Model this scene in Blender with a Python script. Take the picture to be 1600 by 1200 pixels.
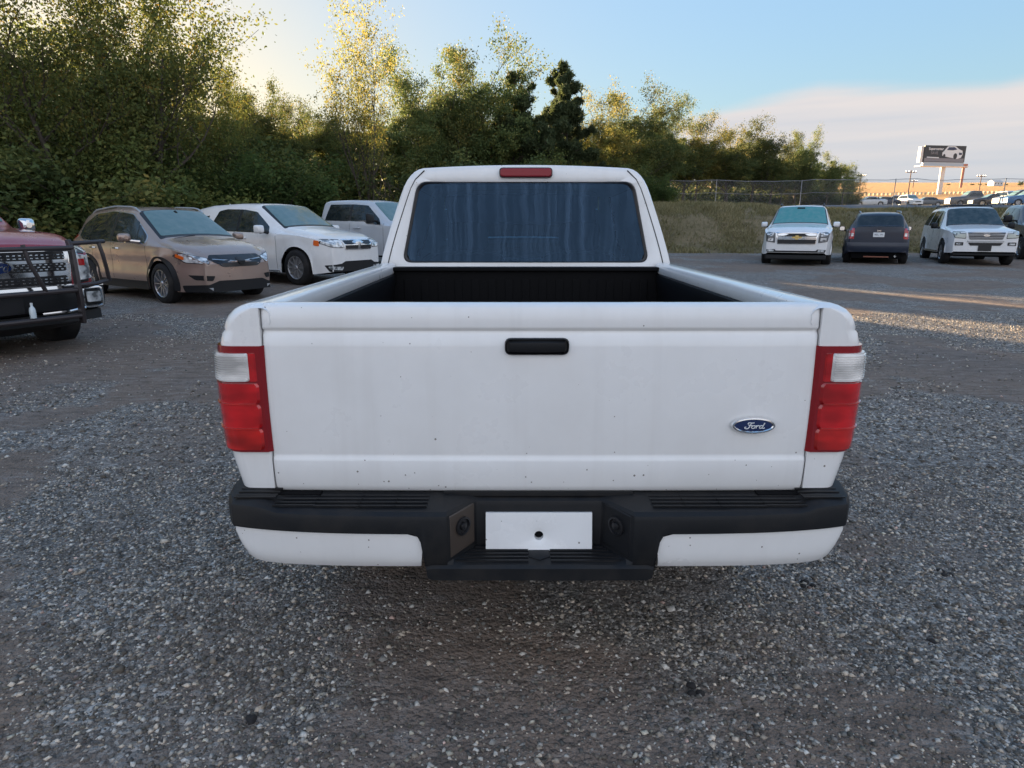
import bpy, math, random
import numpy as np
from mathutils import Vector, Matrix
from mathutils.bvhtree import BVHTree

for o in list(bpy.data.objects): bpy.data.objects.remove(o)
SC = bpy.context.scene
COL = SC.collection
R = math.radians

# ------------------------------------------------------------------ camera
cam_d = bpy.data.cameras.new('camera'); cam = bpy.data.objects.new('camera', cam_d); COL.objects.link(cam)
CAM_H = 1.28; PITCH = R(13.93)
cam.location = (0, 0, CAM_H); cam.rotation_euler = (R(90) - PITCH, 0, 0)
cam_d.sensor_width = 36; cam_d.lens = 22.5; cam_d.clip_start = 0.05; cam_d.clip_end = 6000
SC.camera = cam

# ------------------------------------------------------------------ world, sun, exposure
SKY_K = .31
SUN_AZ = R(-31); SUN_EL = R(8.0)      # azimuth from +Y, negative = left
W = bpy.data.worlds.new('World'); SC.world = W; W.use_nodes = True
nt = W.node_tree; nt.nodes.clear()
def wn(t, **k):
    n = nt.nodes.new(t)
    for a, b in k.items(): setattr(n, a, b)
    return n
L = nt.links.new
out = wn('ShaderNodeOutputWorld'); bg = wn('ShaderNodeBackground'); bg.inputs[1].default_value = 0.15
sky = wn('ShaderNodeTexSky'); sky.sky_type = 'NISHITA'; sky.sun_disc = False
sky.sun_elevation = SUN_EL; sky.sun_rotation = SUN_AZ
sky.air_density = 1.0; sky.dust_density = 0.7; sky.ozone_density = 2.0; sky.altitude = 200
geo = wn('ShaderNodeTexCoord'); sep = wn('ShaderNodeSeparateXYZ'); L(geo.outputs['Generated'], sep.inputs[0])
def m(op, a, b=None, c=None, clamp=False):
    n = wn('ShaderNodeMath', operation=op, use_clamp=clamp)
    for i, v in enumerate((a, b, c)):
        if v is None: continue
        if isinstance(v, (int, float)): n.inputs[i].default_value = v
        else: L(v, n.inputs[i])
    return n.outputs[0]
az = m('ARCTAN2', sep.outputs[0], sep.outputs[1])
el = m('ARCSINE', sep.outputs[2])
# cloud bank: its upper edge climbs from the tree tops towards the right and is raised high behind the camera to add fill
cn = wn('ShaderNodeTexNoise'); cn.inputs['Scale'].default_value = 1.0; cn.inputs['Detail'].default_value = 6; cn.inputs['Roughness'].default_value = .5
cmb = wn('ShaderNodeCombineXYZ'); L(m('MULTIPLY', az, 3.2), cmb.inputs[0]); L(m('MULTIPLY', el, 30.0), cmb.inputs[1]); L(cmb.outputs[0], cn.inputs['Vector'])
edge = wn('ShaderNodeValToRGB'); L(m('DIVIDE', m('ADD', az, math.pi), 2 * math.pi), edge.inputs[0])
EP = [(-3.14, 1.0), (-2.2, .80), (-1.5, .10), (.13, .06), (.24, .150), (.42, .183), (.62, .165), (.85, .20), (1.7, .75), (2.4, .95), (3.14, 1.0)]
while len(edge.color_ramp.elements) < len(EP): edge.color_ramp.elements.new(.5)
for e_, (a_, v_) in zip(edge.color_ramp.elements, EP): e_.position = (a_ + math.pi) / (2 * math.pi); e_.color = (v_, v_, v_, 1)
n1 = m('MULTIPLY', m('SUBTRACT', cn.outputs[0], .5), .03)
d = m('SUBTRACT', m('ADD', edge.outputs[0], n1), el)
mk = wn('ShaderNodeMapRange', interpolation_type='SMOOTHSTEP'); L(d, mk.inputs[0]); mk.inputs[1].default_value = -.004; mk.inputs[2].default_value = .020; mk.inputs[3].default_value = 0; mk.inputs[4].default_value = .92
side = wn('ShaderNodeMapRange', interpolation_type='SMOOTHSTEP'); L(m('ABSOLUTE', m('ADD', az, .70)), side.inputs[0]); side.inputs[1].default_value = .80; side.inputs[2].default_value = .98
mask = m('MULTIPLY', mk.outputs[0], side.outputs[0])
wisp = wn('ShaderNodeTexNoise'); wisp.inputs['Scale'].default_value = 1.0; wisp.inputs['Detail'].default_value = 5
cmb2 = wn('ShaderNodeCombineXYZ'); L(m('MULTIPLY', az, 2.2), cmb2.inputs[0]); L(m('MULTIPLY', el, 42.0), cmb2.inputs[1]); L(cmb2.outputs[0], wisp.inputs['Vector'])
ccol = wn('ShaderNodeValToRGB'); L(m('ADD', m('MULTIPLY', d, 2.4), m('MULTIPLY', m('SUBTRACT', wisp.outputs[0], .5), .8)), ccol.inputs[0])
ccol.color_ramp.elements[0].position = 0.0; ccol.color_ramp.elements[0].color = (.53, .485, .475, 1)
ccol.color_ramp.elements[1].position = .42; ccol.color_ramp.elements[1].color = (.385, .405, .455, 1)
# the whole sky dome is compressed the same way, as the phone's tone mapping does
lum = wn('ShaderNodeRGBToBW'); L(sky.outputs[0], lum.inputs[0])
comp = wn('ShaderNodeVectorMath', operation='SCALE'); L(sky.outputs[0], comp.inputs[0]); L(m('MULTIPLY', SKY_K, m('POWER', m('MAXIMUM', lum.outputs[0], .02), -.70)), comp.inputs['Scale'])
hs = wn('ShaderNodeHueSaturation'); hs.inputs['Saturation'].default_value = .98; L(comp.outputs[0], hs.inputs['Color'])
mixs = wn('ShaderNodeMixRGB'); L(mask, mixs.inputs[0]); L(hs.outputs[0], mixs.inputs[1]); front = wn('ShaderNodeMapRange', interpolation_type='SMOOTHSTEP'); L(m('ABSOLUTE', az), front.inputs[0]); front.inputs[1].default_value = .7; front.inputs[2].default_value = 2.6; front.inputs[3].default_value = 1.0; front.inputs[4].default_value = 1.75
cl2 = wn('ShaderNodeVectorMath', operation='SCALE'); L(ccol.outputs[0], cl2.inputs[0]); L(front.outputs[0], cl2.inputs['Scale'])   # clouds out of view brightened the further round, as added fill light
L(cl2.outputs[0], mixs.inputs[2])
L(mixs.outputs[0], bg.inputs[0]); L(bg.outputs[0], out.inputs[0])

sd = bpy.data.lights.new('sun', 'SUN'); sd.energy = 4.7; sd.angle = R(.6); sd.color = (1.0, .72, .42)
sun = bpy.data.objects.new('sun', sd); COL.objects.link(sun)
sdir = Vector((math.sin(SUN_AZ) * math.cos(SUN_EL), math.cos(SUN_AZ) * math.cos(SUN_EL), math.sin(SUN_EL)))
sun.rotation_euler = sdir.to_track_quat('Z', 'Y').to_euler()
SC.view_settings.view_transform = 'Standard'; SC.view_settings.look = 'None'
SC.view_settings.exposure = 3.38; SC.view_settings.gamma = 1.0; SC.view_settings.use_curve_mapping = False
SC.render.engine = 'CYCLES'

# ------------------------------------------------------------------ materials
def hx(r, g, b): return (r, g, b, 1)
def mat(name, col, rough=.5, metal=0, coat=0, spec=.5, emit=None):
    mm = bpy.data.materials.new(name); mm.use_nodes = True
    p = mm.node_tree.nodes['Principled BSDF']
    p.inputs['Base Color'].default_value = hx(*col); p.inputs['Roughness'].default_value = rough
    p.inputs['Metallic'].default_value = metal; p.inputs['Coat Weight'].default_value = coat
    p.inputs['Coat Roughness'].default_value = .06
    p.inputs['Specular IOR Level'].default_value = spec
    return mm
class NT:
    """small helper to write node chains"""
    def __init__(s, mm): s.t = mm.node_tree; s.p = s.t.nodes['Principled BSDF']; s.out = s.t.nodes['Material Output']
    def n(s, t, **k):
        n = s.t.nodes.new(t)
        for a, b in k.items(): setattr(n, a, b)
        return n
    def l(s, a, b): s.t.links.new(a, b)
    def m(s, op, a, b=None, clamp=False):
        n = s.n('ShaderNodeMath', operation=op, use_clamp=clamp)
        for i, v in enumerate((a, b)):
            if v is None: continue
            if isinstance(v, (int, float)): n.inputs[i].default_value = v
            else: s.l(v, n.inputs[i])
        return n.outputs[0]
    def obj(s, sc=(1, 1, 1), kind='Object'):
        c = s.n('ShaderNodeTexCoord'); mp = s.n('ShaderNodeMapping'); mp.inputs['Scale'].default_value = sc
        s.l(c.outputs[kind], mp.inputs[0]); return mp.outputs[0]
    def noise(s, v, scale, detail=4, rough=.5):
        n = s.n('ShaderNodeTexNoise'); n.inputs['Scale'].default_value = scale; n.inputs['Detail'].default_value = detail
        n.inputs['Roughness'].default_value = rough; s.l(v, n.inputs['Vector']); return n.outputs[0]
    def vor(s, v, scale, feat='F1'):
        n = s.n('ShaderNodeTexVoronoi', feature=feat); n.inputs['Scale'].default_value = scale; s.l(v, n.inputs['Vector']); return n
    def ramp(s, f, els):
        r = s.n('ShaderNodeValToRGB'); s.l(f, r.inputs[0]); cr = r.color_ramp
        while len(cr.elements) < len(els): cr.elements.new(.5)
        for e, (p, c) in zip(cr.elements, els):
            e.position = p; e.color = (c, c, c, 1) if isinstance(c, (int, float)) else hx(*c)
        return r.outputs[0]
    def mix(s, f, a, b, typ='MIX'):
        n = s.n('ShaderNodeMixRGB', blend_type=typ)
        for i, v in enumerate((f, a, b)):
            if isinstance(v, (int, float)): n.inputs[i].default_value = v if i == 0 else (v, v, v, 1)
            elif isinstance(v, tuple): n.inputs[i].default_value = hx(*v)
            else: s.l(v, n.inputs[i])
        return n.outputs[0]
    def bump(s, h, strength=.5, dist=.01, prev=None):
        b = s.n('ShaderNodeBump'); b.inputs['Strength'].default_value = strength; b.inputs['Distance'].default_value = dist
        s.l(h, b.inputs['Height'])
        if prev is not None: s.l(prev, b.inputs['Normal'])
        return b.outputs[0]

def paint(name, col, rough=.28, metal=0, coat=.6, dirt=.25, specks=False, dirtcol=(.28, .24, .19)):
    mm = mat(name, col, rough, metal, coat); t = NT(mm); v = t.obj()
    a = t.noise(v, 3, 6, .6)
    f = t.ramp(a, [(.42, 0), (.8, dirt)])
    # road dust thickest low on the body, with streaks running down
    sp = t.n('ShaderNodeSeparateXYZ'); t.l(t.obj(), sp.inputs[0])
    c = t.mix(f, col, dirtcol)
    st = t.noise(t.obj((22, 22, .8)), 1, 3, .6)
    c = t.mix(t.ramp(st, [(.52, 0), (.8, dirt * .5)]), c, dirtcol)
    if specks:
        vo = t.vor(v, 46); rnd = t.n('ShaderNodeSeparateXYZ'); t.l(vo.outputs['Color'], rnd.inputs[0])
        small = t.m('LESS_THAN', vo.outputs['Distance'], t.m('MULTIPLY', rnd.outputs[1], .14))
        pick = t.m('GREATER_THAN', rnd.outputs[0], .25)
        low = t.ramp(sp.outputs[2], [(.58, 1), (.66, .7), (.70, .07), (1.0, .12), (1.08, .35)])
        k = t.m('MULTIPLY', t.m('MULTIPLY', small, pick), t.m('GREATER_THAN', low, rnd.outputs[2]))
        c = t.mix(t.m('MULTIPLY', k, .85), c, (.10, .07, .05))
        sm = t.noise(t.obj((5, 1, 60)), 1.4, 5, .7)      # smears on the top edge
        tp = t.ramp(sp.outputs[2], [(1.01, 0), (1.03, .5), (1.075, .3), (1.09, 0)])
        c = t.mix(t.m('MULTIPLY', tp, t.ramp(sm, [(.56, 0), (.68, .7)])), c, (.30, .25, .20))
        t.l(t.bump(t.noise(v, 5, 2), .05, .01), t.p.inputs['Normal'])
    t.l(c, t.p.inputs['Base Color'])
    t.l(t.ramp(a, [(.35, rough), (.75, min(.8, rough + .25))]), t.p.inputs['Roughness'])
    return mm

M = {}
M['hero'] = paint('white_truck_paint', (.85, .85, .845), .24, 0, .8, .14, True)
M['white'] = paint('white_car_paint', (.80, .80, .80), .25, 0, .8, .12)
M['silver'] = paint('pale_grey_paint', (.50, .53, .57), .30, .2, .7, .12)
M['bronze'] = paint('bronze_metallic_paint', (.38, .28, .235), .26, .5, .8, .15)
M['red'] = paint('dark_red_paint', (.30, .024, .036), .25, .15, .7, .08, dirtcol=(.25, .12, .1))
M['navy'] = paint('navy_paint', (.010, .017, .036), .3, .0, .35, .02, dirtcol=(.1, .1, .1))
M['dgrey'] = paint('dark_grey_paint', (.08, .085, .095), .3, .3, .8, .1)
M['blue'] = paint('blue_paint', (.02, .12, .3), .3, .2, .8, .1)
M['black'] = mat('black_plastic', (.012, .013, .015), .5, spec=.3)
M['gasket'] = mat('black_rubber_gasket', (.012, .012, .014), .35)
M['dark'] = mat('black_underbody', (.006, .006, .007), .8, spec=.1)
M['liner'] = mat('black_bed_liner', (.004, .004, .005), .6, spec=.15)
M['chrome'] = mat('chrome', (.78, .79, .80), .10, 1)
M['alloy'] = mat('alloy', (.42, .43, .45), .28, .9)
M['dalloy'] = mat('dusty_alloy', (.35, .35, .36), .4, .6)
mm = mat('headlight_glass', (.6, .63, .65), .08, .2, 1.0); t = NT(mm)
t.l(t.ramp(t.noise(t.obj((7, 7, 7)), 1.6, 2), [(.38, (.16, .17, .18)), (.5, (.55, .58, .6)), (.66, (.9, .92, .92))]), t.p.inputs['Base Color']); M['headlight'] = mm
M['headlight_old'] = mat('hazy_headlight_glass', (.50, .52, .46), .3, 0, .6)
M['orange'] = mat('amber_lens', (.75, .14, .02), .15, 0, 1)
M['gold'] = mat('gold_emblem', (.70, .50, .18), .25, .7)
M['emblem'] = mat('blue_emblem_enamel', (.012, .028, .10), .12, 0, 1)
M['seat'] = mat('grey_seat_cloth', (.07, .075, .08), .9)
M['bluewht'] = mat('plate_white', (.72, .74, .75), .4)
M['bottle'] = mat('clear_bottle', (.62, .70, .74), .1, 0, 1)
M['guard'] = mat('powder_coated_steel', (.045, .038, .040), .35, .3)
M['galv'] = mat('galvanised_steel', (.42, .44, .46), .45, .6)
M['polewood'] = mat('utility_pole_wood', (.14, .10, .08), .9)
M['polewhite'] = mat('painted_steel_pole', (.62, .60, .58), .6)

# tyre rubber with dust
mm = mat('tyre_rubber', (.016, .016, .017), .75, spec=.3); t = NT(mm)
t.l(t.mix(t.ramp(t.noise(t.obj(), 5, 4), [(.45, 0), (.8, .4)]), (.014, .014, .015), (.09, .08, .07)), t.p.inputs['Base Color']); M['tyre'] = mm

def bumper_plastic():
    mm = mat('black_bumper_plastic', (.02, .021, .024), .5, spec=.3); t = NT(mm); v = t.obj()
    a = t.noise(v, 6, 6, .65)
    c = t.mix(t.ramp(a, [(.45, 0), (.75, .25)]), (.009, .010, .012), (.07, .058, .046))
    t.l(c, t.p.inputs['Base Color']); t.l(t.bump(t.noise(v, 420, 2), .25, .002), t.p.inputs['Normal'])
    t.l(t.ramp(a, [(.3, .40), (.8, .7)]), t.p.inputs['Roughness'])
    return mm
M['pad'] = bumper_plastic()

def glass_mat(name, tint=(.010, .016, .020), dust=.08, rough=.03):
    mm = mat(name, tint, rough, 0, 0, .6); t = NT(mm)
    a = t.noise(t.obj((1, 1, 1)), 6, 5, .6)
    t.l(t.mix(t.ramp(a, [(.4, 0), (.85, dust)]), tint, (.35, .38, .38)), t.p.inputs['Base Color'])
    t.l(t.ramp(a, [(.4, rough), (.9, rough + .15)]), t.p.inputs['Roughness'])
    return mm
M['glass'] = glass_mat('tinted_side_glass')
M['wshield'] = glass_mat('windshield_glass', (.09, .17, .17), .25, .04)
M['wshield_teal'] = glass_mat('teal_windshield_glass', (.06, .26, .26), .25, .05)
M['wshield_dark'] = glass_mat('dark_windshield_glass', (.012, .03, .036), .18, .03)

def lens(name, col, rib=0):
    mm = mat(name, col, .12, 0, 1.0, .6); t = NT(mm); v = t.obj((1, 1, 1))
    a = t.noise(t.obj((9, 9, 22)), 1, 2, .5)
    dk = tuple(c * .6 for c in col); lt = tuple(min(1, c * 1.25) for c in col)
    t.l(t.mix(t.ramp(a, [(.35, 0), (.65, 1)]), dk, lt), t.p.inputs['Base Color'])
    vo = t.vor(t.obj(), 260); t.l(t.bump(vo.outputs['Distance'], .10, .002), t.p.inputs['Normal'])
    return mm
M['redlens'] = lens('red_lens', (.50, .008, .012)); M['redrim'] = mat('dark_red_lens_rim', (.24, .005, .010), .12, 0, 1)
M['redlite'] = lens('bright_red_lens', (.50, .012, .010))
M['whitelens'] = lens('white_lens', (.80, .78, .76)); M['brake'] = mat('brake_lens', (.26, .006, .016), .35, 0, .15)

# hero rear window: see-through dark privacy glass with dried water streaks
def rear_glass():
    mm = bpy.data.materials.new('streaked_privacy_glass'); mm.use_nodes = True; t = NT(mm); t.t.nodes.remove(t.p)
    tr = t.n('ShaderNodeBsdfTransparent'); tr.inputs[0].default_value = hx(.16, .28, .38)
    gl = t.n('ShaderNodeBsdfGlossy'); gl.inputs['Roughness'].default_value = .015; gl.inputs[0].default_value = hx(.35, .62, 1)
    fr = t.n('ShaderNodeFresnel'); fr.inputs[0].default_value = 1.45
    m1 = t.n('ShaderNodeMixShader'); t.l(t.m('ADD', t.m('MULTIPLY', fr.outputs[0], 1.0), .015), m1.inputs[0]); t.l(tr.outputs[0], m1.inputs[1]); t.l(gl.outputs[0], m1.inputs[2])
    df = t.n('ShaderNodeBsdfDiffuse'); df.inputs[0].default_value = hx(.16, .26, .40)
    co = t.n('ShaderNodeTexCoord'); sp = t.n('ShaderNodeSeparateXYZ'); t.l(co.outputs['Object'], sp.inputs[0])
    wob = t.noise(t.obj((3, 3, 9)), 1, 2)
    cx = t.n('ShaderNodeCombineXYZ'); t.l(t.m('ADD', t.m('MULTIPLY', sp.outputs[1], 26), t.m('MULTIPLY', wob, 1.1)), cx.inputs[0]); t.l(t.m('MULTIPLY', sp.outputs[2], .9), cx.inputs[2])
    s1 = t.noise(cx.outputs[0], 1, 4, .62)
    s2 = t.noise(t.obj((4.5, 4.5, .3)), 1, 2)
    streak = t.m('MULTIPLY', t.ramp(s1, [(.44, 0), (.60, .5), (.72, 1)]), t.ramp(s2, [(.42, .06), (.56, 1)]))
    fade = t.ramp(sp.outputs[2], [(1.08, 1), (1.3, .65), (1.49, .2), (1.51, .0)])
    k = t.m('ADD', t.m('MULTIPLY', t.m('MULTIPLY', streak, fade), .34), .006)
    m2 = t.n('ShaderNodeMixShader'); t.l(k, m2.inputs[0]); t.l(m1.outputs[0], m2.inputs[1]); t.l(df.outputs[0], m2.inputs[2])
    t.l(m2.outputs[0], t.out.inputs[0]); return mm
M['rearglass'] = rear_glass()
def clear_glass():
    mm = bpy.data.materials.new('clear_cab_glass'); mm.use_nodes = True; t = NT(mm); t.t.nodes.remove(t.p)
    tr = t.n('ShaderNodeBsdfTransparent'); tr.inputs[0].default_value = hx(.72, .82, .80)
    gl = t.n('ShaderNodeBsdfGlossy'); gl.inputs['Roughness'].default_value = .02
    m1 = t.n('ShaderNodeMixShader'); fr = t.n('ShaderNodeFresnel'); t.l(fr.outputs[0], m1.inputs[0]); t.l(tr.outputs[0], m1.inputs[1]); t.l(gl.outputs[0], m1.inputs[2])
    t.l(m1.outputs[0], t.out.inputs[0]); return mm
M['clear'] = clear_glass()

# gravel
def gravel_mat():
    mm = mat('gravel', (.12, .12, .12), .85, spec=.25); t = NT(mm); v = t.obj()
    zone = t.noise(v, .55, 5, .55)                      # coarse against dusty patches
    strk = t.noise(t.obj((.9, .35, 1)), 1.3, 5, .6)
    v1 = t.vor(v, 62); v2 = t.vor(v, 140); v3 = t.vor(v, 26)
    g1 = t.n('ShaderNodeSeparateXYZ'); t.l(v1.outputs['Color'], g1.inputs[0])
    g2 = t.n('ShaderNodeSeparateXYZ'); t.l(v2.outputs['Color'], g2.inputs[0])
    g3 = t.n('ShaderNodeSeparateXYZ'); t.l(v3.outputs['Color'], g3.inputs[0])
    c1 = t.ramp(g1.outputs[0], [(0, (.08, .073, .066)), (.5, (.25, .232, .208)), (.85, (.46, .43, .39)), (1, (.74, .70, .65))])
    c2 = t.ramp(g2.outputs[0], [(0, (.085, .073, .063)), (.6, (.26, .225, .19)), (1, (.50, .455, .41))])
    c = t.mix(t.ramp(g3.outputs[1], [(.45, 0), (.55, 1)]), c1, c2)
    dust = t.mix(t.noise(v, 90, 3), (.205, .143, .105), (.31, .228, .172))
    c = t.mix(t.ramp(strk, [(.50, 0), (.62, .6)]), c, dust)
    at = t.n('ShaderNodeAttribute'); at.attribute_name = 'dust'
    c = t.mix(t.ramp(t.m('ADD', at.outputs['Fac'], t.m('MULTIPLY', t.m('SUBTRACT', t.noise(v, 14, 5, .7), .5), .9)), [(.25, 0), (.75, .88)]), c, dust)
    c = t.mix(t.ramp(zone, [(.3, .35), (.55, 0)]), c, (.16, .15, .147))
    # bigger soft mottling that survives at distance
    far = t.noise(t.obj((.25, 1.1, 1)), 1.2, 8, .7)
    c = t.mix(t.ramp(far, [(.35, .55), (.65, 0)]), c, t.mix(.4, c, (.10, .095, .09)))
    c = t.mix(t.ramp(far, [(.52, 0), (.72, .35)]), c, (.22, .215, .22))
    md = t.noise(t.obj((3.2, 9, 1)), 1.5, 8, .8)
    c = t.mix(t.ramp(md, [(.36, .6), (.5, 0)]), c, (.05, .047, .045)); c = t.mix(t.ramp(md, [(.54, 0), (.66, .5)]), c, (.40, .385, .365))
    t.l(c, t.p.inputs['Base Color'])
    h = t.m('ADD', t.m('MULTIPLY', v1.outputs['Distance'], -1.0), t.m('MULTIPLY', v2.outputs['Distance'], -.4))
    b = t.bump(h, .9, .012); b = t.bump(t.noise(v, 9, 6, .7), .8, .03, b)
    t.l(b, t.p.inputs['Normal']); return mm
M['gravel'] = gravel_mat()
def stone_mat():
    mm = mat('crushed_stone', (.2, .2, .2), .8, spec=.3); t = NT(mm)
    a = t.n('ShaderNodeAttribute'); a.attribute_name = 'tint'
    n = t.noise(t.obj(), 160, 3)
    t.l(t.mix(t.ramp(n, [(.3, .45), (.7, 0)]), a.outputs['Color'], (.05, .045, .04)), t.p.inputs['Base Color']); return mm
M['stone'] = stone_mat()
def grass_mat(name, a, b, c):
    mm = mat(name, a, .95, spec=.1); t = NT(mm); v = t.obj()
    n = t.noise(v, .5, 6, .65); n2 = t.noise(v, 5.5, 6, .75)
    col = t.mix(t.ramp(n, [(.35, 0), (.65, 1)]), a, b)
    col = t.mix(t.ramp(n2, [(.45, 0), (.72, .8)]), col, c)
    t.l(col, t.p.inputs['Base Color']); t.l(t.bump(n2, 1, .15), t.p.inputs['Normal']); return mm
M['grass'] = grass_mat('dry_grass_ground', (.20, .165, .095), (.30, .24, .15), (.11, .10, .055))
M['field'] = grass_mat('dry_field_grass', (.68, .38, .16), (.76, .46, .20), (.58, .34, .14))
M['litter'] = grass_mat('woodland_floor', (.03, .028, .015), (.05, .04, .022), (.02, .022, .01))
mm = mat('worn_asphalt', (.055, .06, .07), .7); t = NT(mm); t.l(t.mix(t.noise(t.obj(), 2, 5), (.045, .05, .06), (.085, .09, .10)), t.p.inputs['Base Color']); M['asphalt'] = mm

def leaf_mat(name, cols, trans=.22, gloss=.35):
    mm = bpy.data.materials.new(name); mm.use_nodes = True; t = NT(mm)
    a = t.n('ShaderNodeAttribute'); a.attribute_name = 'tint'
    oi = t.n('ShaderNodeObjectInfo')
    c = t.ramp(a.outputs['Fac'], cols)
    hv = t.n('ShaderNodeHueSaturation'); t.l(c, hv.inputs['Color'])
    t.l(t.m('ADD', t.m('MULTIPLY', oi.outputs['Random'], .5), .75), hv.inputs['Value'])
    t.l(t.m('ADD', t.m('MULTIPLY', oi.outputs['Random'], .02), .49), hv.inputs['Hue'])
    t.l(hv.outputs[0], t.p.inputs['Base Color']); t.p.inputs['Roughness'].default_value = gloss + .4; t.p.inputs['Specular IOR Level'].default_value = .12
    tl = t.n('ShaderNodeBsdfTranslucent')
    br = t.n('ShaderNodeHueSaturation'); t.l(hv.outputs[0], br.inputs['Color']); br.inputs['Value'].default_value = 1.35; br.inputs['Saturation'].default_value = 1.05; br.inputs['Hue'].default_value = .498
    t.l(br.outputs[0], tl.inputs[0])
    ms = t.n('ShaderNodeMixShader'); ms.inputs[0].default_value = trans
    t.l(t.p.outputs[0], ms.inputs[1]); t.l(tl.outputs[0], ms.inputs[2]); t.l(ms.outputs[0], t.out.inputs[0]); return mm
M['leaf_elm'] = leaf_mat('elm_leaves', [(0, (.060, .090, .032)), (.5, (.125, .155, .048)), (.85, (.20, .20, .055)), (1, (.28, .19, .05))])
M['leaf_oak'] = leaf_mat('oak_leaves', [(0, (.052, .076, .032)), (.55, (.10, .128, .046)), (.88, (.17, .165, .052)), (1, (.24, .17, .05))])
M['leaf_cedar'] = leaf_mat('cedar_needles', [(0, (.040, .060, .030)), (1, (.095, .115, .052))], .25)
M['leaf_yel'] = leaf_mat('yellowing_leaves', [(0, (.065, .085, .028)), (.5, (.14, .145, .042)), (1, (.26, .20, .06))], .34)
M['leaf_shrub'] = leaf_mat('shrub_leaves', [(0, (.045, .075, .028)), (.7, (.10, .15, .05)), (1, (.18, .22, .07))], .45)
mm = mat('bark', (.09, .075, .06), .95, spec=.1); t = NT(mm)
n = t.noise(t.obj((6, 6, 1)), 3, 6, .7); t.l(t.mix(n, (.04, .034, .028), (.15, .13, .11)), t.p.inputs['Base Color']); t.l(t.bump(n, 1, .03), t.p.inputs['Normal']); M['bark'] = mm
mm = mat('dry_grass_blades', (.2, .16, .08), .9, spec=.1); t = NT(mm)
a = t.n('ShaderNodeAttribute'); a.attribute_name = 'tint'
t.l(t.ramp(a.outputs['Fac'], [(0, (.13, .13, .06)), (.5, (.24, .215, .115)), (1, (.42, .36, .21))]), t.p.inputs['Base Color']); M['blades'] = mm

# ------------------------------------------------------------------ helpers
def tag(o, label=None, cat=None, group=None, kind=None):
    if label: o['label'] = label
    if cat: o['category'] = cat
    if group: o['group'] = group
    if kind: o['kind'] = kind
    return o
def empty(name, loc=(0, 0, 0), rz=0, **k):
    o = bpy.data.objects.new(name, None); COL.objects.link(o); o.location = loc; o.rotation_euler = (0, 0, rz)
    o.empty_display_size = .2
    return tag(o, **k)
def mk(name, v, f, material, parent=None, smooth=True, ang=35, **k):
    me = bpy.data.meshes.new(name); me.from_pydata([tuple(p) for p in v], [], [tuple(q) for q in f]); me.update()
    if smooth:
        me.shade_smooth(); me.set_sharp_from_angle(angle=R(ang))
    me.materials.append(M[material] if isinstance(material, str) else material)
    o = bpy.data.objects.new(name, me); COL.objects.link(o); o.parent = parent
    return tag(o, **k)
def bevel(o, w=.006, seg=2):
    b = o.modifiers.new('bevel', 'BEVEL'); b.width = w; b.segments = seg; b.limit_method = 'ANGLE'; b.angle_limit = R(30); return o
def fixn(me):
    import bmesh
    bm = bmesh.new(); bm.from_mesh(me); bmesh.ops.recalc_face_normals(bm, faces=bm.faces); bm.to_mesh(me); bm.free()
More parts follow.
